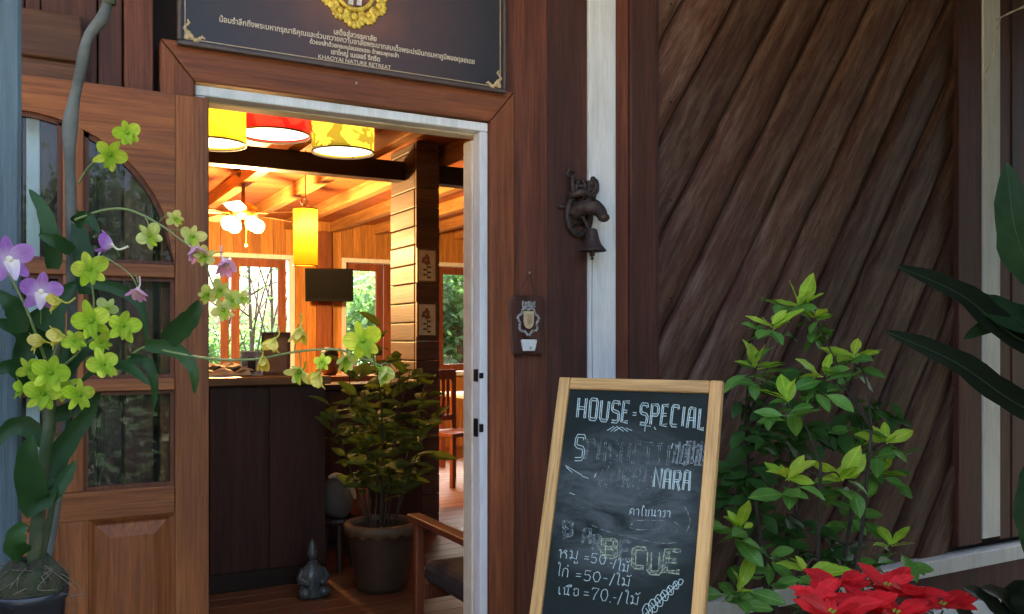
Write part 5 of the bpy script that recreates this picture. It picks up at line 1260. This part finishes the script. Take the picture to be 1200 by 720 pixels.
# flower spikes
SPK = plain('flower spike', (.10, .15, .04), (.16, .18, .06), .5, 40)
sp1 = stem([opx(150, 420, .05), opx(172, 407, .04), opx(200, 413, .02), opx(250, 421, .0), opx(300, 421, -.01), opx(350, 412, -.02), opx(395, 410, -.02), opx(425, 420, -.02), opx(462, 436, -.02)], .0032, .0014, 'spike', SPK)
sp2 = stem([opx(88, 258, .03), opx(120, 247, .02), opx(150, 246, .01), (opx(185, 262, .0)), opx(210, 280, -.01), opx(236, 300, -.01), opx(248, 330, -.01), opx(262, 362, -.01)], .0024, .0012, 'spike', SPK)
sp3 = stem([opx(70, 395, .03), opx(100, 400, .02), opx(110, 360, .02), opx(106, 325, .01)], .0026, .0014, 'spike', SPK)
sp4 = stem([opx(60, 440, .02), opx(85, 420, .0), opx(105, 400, -.01), opx(135, 385, -.01)], .0026, .0014, 'spike', SPK)
sp5 = stem([opx(62, 445, .02), opx(45, 400, -.02), opx(30, 360, -.04), opx(10, 320, -.05)], .0026, .0016, 'spike', SPK)
sp6 = stem([opx(92, 215, .03), opx(104, 196, .02), opx(122, 182, .0), opx(150, 160, -.01)], .0018, .0012, 'spike', SPK)
sp7 = stem([opx(120, 300, .03), opx(140, 312, .02), opx(155, 325, .0), opx(162, 340, .0)], .0014, .001, 'spike', SPK)
# flowers: a short column with five petals and a lip
def petalmat(name, c1, c2, throat, tcol=(1.2, 1.2, 1.1), trans=.45):
    return leafmat(name, c1, c2, .6, trans, tcol, .12, petal=throat)
LIME = petalmat('lime petal', (.38, .58, .03), (.60, .70, .08), (.24, .44, .02)); YEL = petalmat('yellow bud', (.62, .52, .07), (.70, .62, .18), (.5, .5, .08)); PALE = petalmat('pale green petal', (.40, .50, .13), (.56, .60, .22), (.3, .44, .06))
PUR = petalmat('purple petal', (.38, .15, .52), (.52, .26, .62), (.66, .55, .70)); PINK = petalmat('pink petal', (.60, .27, .50), (.70, .42, .60), (.72, .62, .6)); WHL = petalmat('pale lip', (.66, .54, .70), (.74, .68, .76), (.8, .78, .6))
LIPG = petalmat('green lip', (.24, .38, .02), (.34, .46, .04), (.2, .34, .02))
def pet(mat, L, W, droop=.12, fold=.12, tip=.9, nm='petal'): return leaf_mesh(nm, L, W, mat, fold, droop, 8, tip, stalk=0, rnd=True)
PET = {}
for key, mat, lip in (('lime', LIME, LIPG), ('pale', PALE, LIPG), ('yellow', YEL, YEL), ('purple', PUR, WHL), ('pink', PINK, PINK)):
    cm = MB(); cm.ball((0, 0, .003), .0042, 8, 5, (1, 1, 1.3)); cm.tube(spline([(0, 0, 0), (0, -.004, -.010), (0, .004, -.022)], 4), [.0016]*9, 5)
    PET[key] = dict(col=cm.mesh('flower', lip, True), sepal=pet(mat, .027, .0145), petal=pet(mat, .028, .023, .05, .05, 1.15), lip=pet(lip, .022, .016, .5, .5, .55, 'lip'))
rf = random.Random(77)
def flower(px, py, key, size=44, face=None, roll=0.0, dd=-.03, close=0.0):
    """open flower facing 'face'; close folds the petals forward into a bell"""
    size *= .93; c = opx(px, py, dd); fdir = (face if face is not None else (CAM - c).normalized() + Vector((rf.uniform(-.4, .4), rf.uniform(-.4, .4), rf.uniform(-.3, .3)))).normalized()
    upv = UP - fdir*UP.dot(fdir)
    if upv.length < .1: upv = RIGHT.copy()
    upv = upv.normalized(); sd = upv.cross(fdir)
    F = Matrix((sd, upv, fdir)).transposed().to_4x4() @ Matrix.Rotation(roll, 4, 'Z')
    s_ = size*px1/.055*rf.uniform(.9, 1.06); M = Matrix.Translation(c) @ F @ Matrix.Scale(s_, 4); D = PET[key]
    fo = meshobj('flower', D['col'], None, orc, M)
    for k, a in enumerate((0, 72, 144, 216, 288)):
        kind = 'petal' if k in (1, 4) else 'sepal'
        Mp_ = Matrix.Rotation(R(-a if k not in (1, 4) else -a*1.0), 4, 'Z') @ Matrix.Rotation(R(14) + close + rf.uniform(-.1, .12), 4, 'X')
        Mp_ = Mp_ @ Matrix.Rotation(rf.uniform(-.22, .22), 4, 'Y') @ Matrix.Diagonal((rf.uniform(.86, 1.1), rf.uniform(.9, 1.08), rf.choice((-1.2, .6, 1.2, 2.0)), 1)); meshobj('petal', D[kind], None, fo, M @ Mp_)
    meshobj('lip', D['lip'], None, fo, M @ Matrix.Translation((0, -.001, .004)) @ Matrix.Rotation(R(180), 4, 'Z') @ Matrix.Rotation(R(48) + close*.3, 4, 'X'))
    return fo
dn = -UP
for a in ((150, 157, 'lime', 40), (128, 181, 'lime', 42), (105, 316, 'lime', 46), (108, 376, 'lime', 48), (143, 383, 'lime', 46), (58, 438, 'lime', 52), (120, 428, 'lime', 44), (50, 462, 'lime', 46), (92, 463, 'lime', 40)): flower(*a, roll=rf.uniform(-.5, .5))
for a in ((88, 400, 'lime', 34), (36, 432, 'lime', 34), (76, 455, 'lime', 36), (126, 362, 'pale', 30), (118, 402, 'lime', 28)): flower(*a, roll=rf.uniform(-1, 1), dd=rf.uniform(-.03, .02))
flower(28, 455, 'lime', 34, face=-RIGHT - VIEW*.4, dd=-.02, close=.3)
for a in ((205, 256, 'pale', 26), (176, 276, 'pale', 36), (225, 278, 'pale', 32), (240, 300, 'pale', 28), (258, 340, 'pale', 34), (272, 352, 'pale', 30), (262, 364, 'pale', 30), (243, 345, 'pale', 26), (284, 350, 'pale', 22)): flower(*a, roll=rf.uniform(-1, 1))
flower(425, 400, 'lime', 52, face=(CAM - opx(425, 400)) .normalized() + RIGHT*.15, roll=.3, dd=-.04)
flower(404, 421, 'pale', 36, face=RIGHT*.5 - UP*.5 - VIEW*.7, dd=-.03, close=.35)
flower(352, 434, 'pale', 36, face=-RIGHT*.3 - UP*.5 - VIEW*.7, close=.4)
flower(378, 425, 'lime', 26, face=-VIEW + UP*.4)
for a in ((308, 418, 46), (322, 397, 42), (374, 436, 46), (352, 384, 46)): flower(a[0], a[1], 'yellow', a[2], face=dn*1.0 - VIEW*.35 + RIGHT*rf.uniform(-.4, .1), close=.8)
flower(446, 432, 'pale', 44, face=dn*.7 + RIGHT*.6 - VIEW*.5, close=.8)
for a in ((72, 353, 42), (75, 394, 44), (52, 400, 38)): flower(a[0], a[1], 'yellow', a[2], face=-RIGHT*.8 - UP*.1 - VIEW*.5, close=.75)
flower(10, 304, 'purple', 66, roll=.2, face=(CAM - opx(10, 304)).normalized() + RIGHT*.3); flower(48, 342, 'purple', 58, roll=-.1, face=(CAM - opx(48, 342)).normalized() + RIGHT*.1)
flower(132, 288, 'purple', 46, face=-RIGHT*.9 + UP*.2 - VIEW*.2, close=.45)
flower(162, 338, 'pink', 42, face=dn - VIEW*.45, close=.6); flower(226, 290, 'pink', 46, face=dn*.7 + RIGHT*.6 - VIEW*.4, close=.7); flower(262, 304, 'pink', 46, face=dn*.9 + RIGHT*.35 - VIEW*.4, close=.75)
# flower stalks to the spikes
def stalk(a, b, dd=-.03):
    A, B = opx(*a, 0), opx(*b, dd); stem([A, lerp(A, B, .5) + Vector((0, 0, .008)), B], .0011, .0009, 'flower_stalk', SPK, 5)
for a, b in (((440, 428), (425, 400)), ((395, 410), (404, 421)), ((350, 412), (352, 430)), ((300, 421), (308, 412)), ((345, 412), (350, 380)), ((320, 418), (322, 392)), ((385, 411), (374, 430)), ((462, 436), (446, 428)), ((155, 322), (162, 332)), ((200, 270), (226, 284)), ((240, 310), (262, 296)), ((140, 300), (132, 290)), ((185, 262), (205, 256)), ((170, 256), (176, 276)), ((48, 380), (48, 345)), ((15, 340), (10, 306)), ((70, 400), (58, 438)), ((66, 430), (50, 462)), ((100, 420), (120, 428)), ((70, 440), (92, 463))): stalk(a, b)
# grey branch rising behind the orchid
BRK = plain('smooth grey bark', (.10, .105, .09), (.045, .05, .042), .85, 14, bump=.5)
stk = thing('grey_branch', 'bare grey branch standing upright among the orchid leaves', 'branch', opx(70, 640, .09))
pth = spline([opx(48, 690, .04), opx(66, 590, .08), opx(82, 470, .10), opx(85, 380, .10), opx(84, 310, .10), opx(83, 230, .09), opx(82, 150, .09), opx(94, 85, .09), opx(103, 45, .09), opx(123, 15, .10), opx(128, -30, .10), opx(128, -120, .1), opx(150, -420, .12), opx(135, -900, .15)], 6)
rr = random.Random(2)
s_ = MB(); s_.tube(pth, [.0088 + .0005*math.sin(i*.9) + .0035*math.exp(-((i - 36)/2.0)**2) + .002*math.exp(-((i - 53)/1.5)**2) for i in range(len(pth))], 10); s_.build('branch_stem', BRK, stk, smooth=True)
s_ = MB(); s_.tube([opx(128, 5, .1), opx(131, -40, .1)], [.011, .010], 8); s_.build('side_shoot', BRK, stk, smooth=True)
# ------------------------------------------------------------------ leafy shrub beside the chalkboard
ysb = -.55
sb = Vector((X(945, ysb), ysb, -.08))
shr = thing('leafy_shrub', 'leafy green shrub with bright young leaf tips beside the chalkboard', 'shrub', sb)
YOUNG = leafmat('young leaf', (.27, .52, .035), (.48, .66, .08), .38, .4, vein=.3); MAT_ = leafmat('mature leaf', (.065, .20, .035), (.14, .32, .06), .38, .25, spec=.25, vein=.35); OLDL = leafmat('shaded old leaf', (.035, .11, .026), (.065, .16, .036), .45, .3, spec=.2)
def sl(L, W, mat, d_, tip): return leaf_mesh('leaf', L, W, mat, rs0.uniform(.12, .3), d_, 8, tip, rs0.uniform(0, .05), .08)
rs0 = random.Random(55)
LY = [sl(L, W, YOUNG, d_, tp) for L, W, d_, tp in ((.10, .044, .10, 1.0), (.095, .048, .25, 1.1), (.115, .042, -.05, .95), (.085, .044, .4, 1.15), (.06, .028, .1, .95))]
LM = [sl(L, W, MAT_, d_, tp) for L, W, d_, tp in ((.10, .050, .2, 1.1), (.09, .050, .4, 1.15), (.11, .048, .1, 1.0), (.08, .042, .3, 1.05))]
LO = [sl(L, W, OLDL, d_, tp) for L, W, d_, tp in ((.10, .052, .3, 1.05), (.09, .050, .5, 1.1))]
SBK = plain('shrub bark', (.035, .028, .02), (.06, .05, .04), .9, 40, bump=.5)
spt = MB(); spt.lathe([(.001, 0), (.13, 0), (.15, .02), (.18, .24), (.19, .25), (.19, .27), (.17, .27), (.165, .23), (.001, .23)], sb, 28); spt.build('pot', plain('black nursery pot', (.02, .02, .02), rough=.5), shr, smooth=True)
rs = random.Random(5)
#   px, py, depth offset, young leaves, mature leaves, leaf scale
WH = [(937, 357, 0, 7, 4, 1.0), (905, 384, -.05, 4, 3, .9), (955, 372, -.03, 5, 6, .9), (965, 438, -.12, 4, 7, 1.0), (1003, 418, -.05, 5, 5, 1.0), (885, 430, -.02, 4, 5, .9), (920, 470, -.14, 2, 8, .95), (938, 432, .05, 0, 8, 1.0),
      (1037, 518, -.08, 5, 7, 1.0), (1005, 500, .0, 0, 7, .95), (985, 560, -.16, 6, 6, 1.1), (1030, 555, -.02, 3, 5, .95), (922, 560, -.16, 5, 3, 1.0), (868, 620, -.10, 3, 4, 1.0), (900, 500, .05, 0, 9, 1.0), (950, 500, .1, 0, 9, 1.0), (880, 545, .1, 0, 8, .95),
      (1005, 600, .02, 0, 7, .95), (1045, 640, -.10, 3, 4, 1.0), (865, 690, -.12, 2, 6, 1.0), (945, 668, -.2, 5, 5, 1.05), (900, 650, .0, 0, 8, 1.0), (975, 640, .08, 0, 7, .95), (860, 580, .12, 0, 7, .9), (925, 610, .1, 0, 8, .95), (1020, 470, .08, 0, 6, .9), (895, 465, .1, 0, 7, .9), (1000, 660, .1, 0, 5, .9)]
bases = []
for k in range(6):
    a = k*1.05; b0 = sb + Vector((.05*math.cos(a), .05*math.sin(a), .22)); b1 = b0 + Vector((.14*math.cos(a), .10*math.sin(a), .35)); b2 = b1 + Vector((.06*math.cos(a), .05*math.sin(a), .3 + .1*(k % 3)))
    pth = spline([b0, b1, b2], 6); s_ = MB(); s_.tube(pth, [lerp(.011, .005, i/12) for i in range(13)], 7); s_.build('stem', SBK, shr, smooth=True); bases += pth[3:]
inner = bmesh.new(); nleaf = 0
def inner_leaf(me, M_):
    v0 = len(inner.verts); inner.from_mesh(me); inner.verts.ensure_lookup_table()
    bmesh.ops.transform(inner, matrix=M_, verts=inner.verts[v0:])
for (px, py, dy, ny, nm_, ls) in WH:
    c = at(px, py, ysb + dy); back_ = dy > .04
    b0 = min((q_ for q_ in bases if q_.z < c.z + .02), key=lambda q_: (q_ - c).length, default=bases[0])
    stem([b0, lerp(b0, c, .55) + Vector((rs.uniform(-.02, .02), rs.uniform(-.02, .02), .02)), c], .0045, .0022, 'twig', SBK, 6, shr)
    ny_ = ny + (2 if ny else 0); tot = ny_ + (nm_*3 if back_ else nm_ + 4)
    for k in range(tot):
        aa = k*2.399 + rs.uniform(-.6, .6); young = k < ny_
        el = rs.uniform(.1, 1.15) if young else rs.uniform(-.6, .5)
        dv = Vector((math.cos(aa)*math.cos(el), math.sin(aa)*math.cos(el), math.sin(el)))
        sp = .09 if back_ else .045
        off = Vector((rs.uniform(-.008, .008), rs.uniform(-.008, .008), rs.uniform(-.015, .005))) if young else Vector((rs.uniform(-sp, sp), rs.uniform(-sp, sp), -rs.uniform(.0, .07)))
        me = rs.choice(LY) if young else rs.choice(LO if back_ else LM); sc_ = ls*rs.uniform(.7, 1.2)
        M_ = Matrix.Translation(c + off + dv*.008) @ frame(dv, UP + dv*-.2 - VIEW*rs.uniform(-.2, 1.3) + RIGHT*rs.uniform(-.5, .5)) @ Matrix.Scale(sc_, 4)
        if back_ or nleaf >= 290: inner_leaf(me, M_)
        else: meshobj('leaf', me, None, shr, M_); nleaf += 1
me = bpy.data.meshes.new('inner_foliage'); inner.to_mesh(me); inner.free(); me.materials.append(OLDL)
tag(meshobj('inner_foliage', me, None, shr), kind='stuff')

# ------------------------------------------------------------------ red poinsettia
ypn = -1.0
pb = Vector((X(1025, ypn), ypn, -.08))
poi = thing('poinsettia', 'red poinsettia plant at the foot of the shrub', 'poinsettia', pb)
RED = leafmat('red bract', (.68, .014, .024), (.92, .040, .050), .5, .4, (1.2, .9, .9), .15, vein=.35); PGR = leafmat('poinsettia leaf', (.03, .07, .02), (.05, .10, .03), .45, .2, vein=.4)
LR = [leaf_mesh('bract', L, W, RED, f_, d_, 9, tp, wv, .06) for L, W, d_, f_, tp, wv in ((.105, .054, .1, .10, .9, .05), (.09, .048, .35, .2, .85, .07), (.12, .054, .3, .15, .9, .04), (.07, .036, .2, .25, .85, .06))]; LG = [leaf_mesh('leaf', .12, .06, PGR, .2, .3, 6, .8)]
zp = at(1025, 700, ypn).z
spt = MB(); spt.lathe([(.001, 0), (.09, 0), (.12, .18), (.13, .19), (.13, .205), (.115, .205), (.11, .17), (.001, .17)], pb, 24); spt.build('pot', plain('clay pot', (.30, .12, .06), rough=.8), poi, smooth=True)
HEART = plain('yellow green heart', (.45, .42, .04), (.3, .4, .05), .5, 60); rq = random.Random(8)
for (px, py, dy, nr) in ((955, 700, -.02, 9), (985, 688, .05, 8), (1040, 690, .0, 9), (1065, 700, -.03, 10), (1015, 712, -.08, 9), (1105, 712, .02, 8), (975, 722, -.1, 8), (1050, 722, -.12, 8)):
    c = at(px, py, ypn + dy)
    stem([pb + Vector((rq.uniform(-.04, .04), rq.uniform(-.04, .04), .17)), lerp(pb, c, .6) + Vector((0, 0, .05)), c - Vector((0, 0, .01))], .005, .003, 'stem', GST, 6, poi)
    for k in range(nr):
        aa = k*2.399 + rq.uniform(-.3, .3); el = rq.uniform(.15, .8); dv = Vector((math.cos(aa)*math.cos(el), math.sin(aa)*math.cos(el), math.sin(el)))
        put('bract', rq.choice(LR), poi, c + dv*.006, dv, UP - VIEW*.7, rq.uniform(.75, 1.1))
    hb_ = MB()
    for k in range(6): hb_.ball(c + Vector((.009*math.cos(k*1.05), .009*math.sin(k*1.05), .012 + .003*(k % 2))), .0045, 6, 4)
    hb_.build('flower_heart', HEART, poi, smooth=True)
    for k in range(5):
        aa = k*1.3 + rq.random(); dv = Vector((math.cos(aa), math.sin(aa), rq.uniform(-.3, .2))); put('leaf', LG[0], poi, c + dv*.02 - Vector((0, 0, .05)), dv, UP, rq.uniform(.8, 1.1))
# dull pink bract of a plant below the chalkboard corner
# ------------------------------------------------------------------ big leaved plant at the right edge
yq = -1.35
bpl = thing('large_leaf_plant', 'dark broad leaved plant reaching in from the right edge', 'plant', (X(1290, yq), yq, -.08))
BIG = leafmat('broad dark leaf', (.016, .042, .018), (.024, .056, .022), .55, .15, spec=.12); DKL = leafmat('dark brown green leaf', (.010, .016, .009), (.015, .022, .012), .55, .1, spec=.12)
RIBM = plain('leaf rib', (.045, .085, .035), (.03, .06, .025), .5, 30)
def rpx(px, py, dd=0.0): return at(px, py, yq + dd)
pw1 = (rpx(1150, 398) - CAM).dot(VIEW)/FPX
bs = Vector((X(1290, yq), yq, -.08))
stem([bs, bs + Vector((.02, 0, .6)), bs + Vector((0, .02, 1.25)), bs + Vector((.03, 0, 1.8))], .02, .010, 'stem', GST, 8, bpl)
for a, W in ((((1275, 500), (1200, 478), (1120, 425), (1036, 388)), 46), (((1270, 430), (1190, 395), (1125, 345), (1050, 312)), 46), (((1270, 420), (1215, 385), (1160, 362), (1125, 345)), 50), (((1275, 440), (1230, 400), (1190, 372), (1128, 398)), 40), (((1265, 330), (1215, 320), (1190, 270), (1180, 190)), 62), (((1290, 300), (1250, 260), (1230, 200), (1240, 120)), 60), (((1280, 540), (1230, 560), (1215, 620), (1225, 680)), 60)):
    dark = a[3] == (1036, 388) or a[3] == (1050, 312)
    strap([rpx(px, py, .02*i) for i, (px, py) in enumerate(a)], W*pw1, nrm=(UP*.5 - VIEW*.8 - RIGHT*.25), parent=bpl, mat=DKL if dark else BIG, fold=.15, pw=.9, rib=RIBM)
# dark leaves low in the corner
lowp = thing('low_dark_plant', 'dark leafed low plant in the bottom right corner', 'plant', (X(1185, -.9), -.9, -.08))
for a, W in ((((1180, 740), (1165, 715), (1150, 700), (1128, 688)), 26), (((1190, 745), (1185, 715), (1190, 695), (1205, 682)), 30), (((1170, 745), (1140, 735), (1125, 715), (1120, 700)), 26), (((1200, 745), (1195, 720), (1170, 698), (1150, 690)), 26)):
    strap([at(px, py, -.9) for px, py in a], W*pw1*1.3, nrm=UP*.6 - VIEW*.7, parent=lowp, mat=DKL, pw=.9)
stem([(X(1185, -.9), -.9, -.08), at(1188, 760, -.9), at(1180, 735, -.9)], .006, .004, 'stem', GST, 6, lowp)
# pale dried twig top right
tw = thing('dried_twig', 'pale dried curling twig hanging at the top right corner', 'twig', at(1180, 20, -.5))
s_ = MB(); pth = spline([at(1262, -20, -.5) + Vector((.08, .05, .55)), at(1258, -30, -.5), at(1225, 0, -.5), at(1198, 9, -.5), at(1178, 18, -.5), at(1167, 24, -.5)], 6); s_.tube(pth, [lerp(.007, .003, i/(len(pth)-1))*(1 + .25*math.sin(i*1.2)) for i in range(len(pth))], 7)
pth = spline([at(1172, 20, -.5), at(1167, 45, -.5), at(1163, 68, -.5), at(1155, 86, -.5)], 6); s_.tube(pth, [.0035 + .002*math.sin(i*.35) for i in range(len(pth))], 7); s_.build('twig_stem', plain('pale dry twig', (.60, .54, .46), (.42, .36, .3), .8, 30), tw, smooth=True)
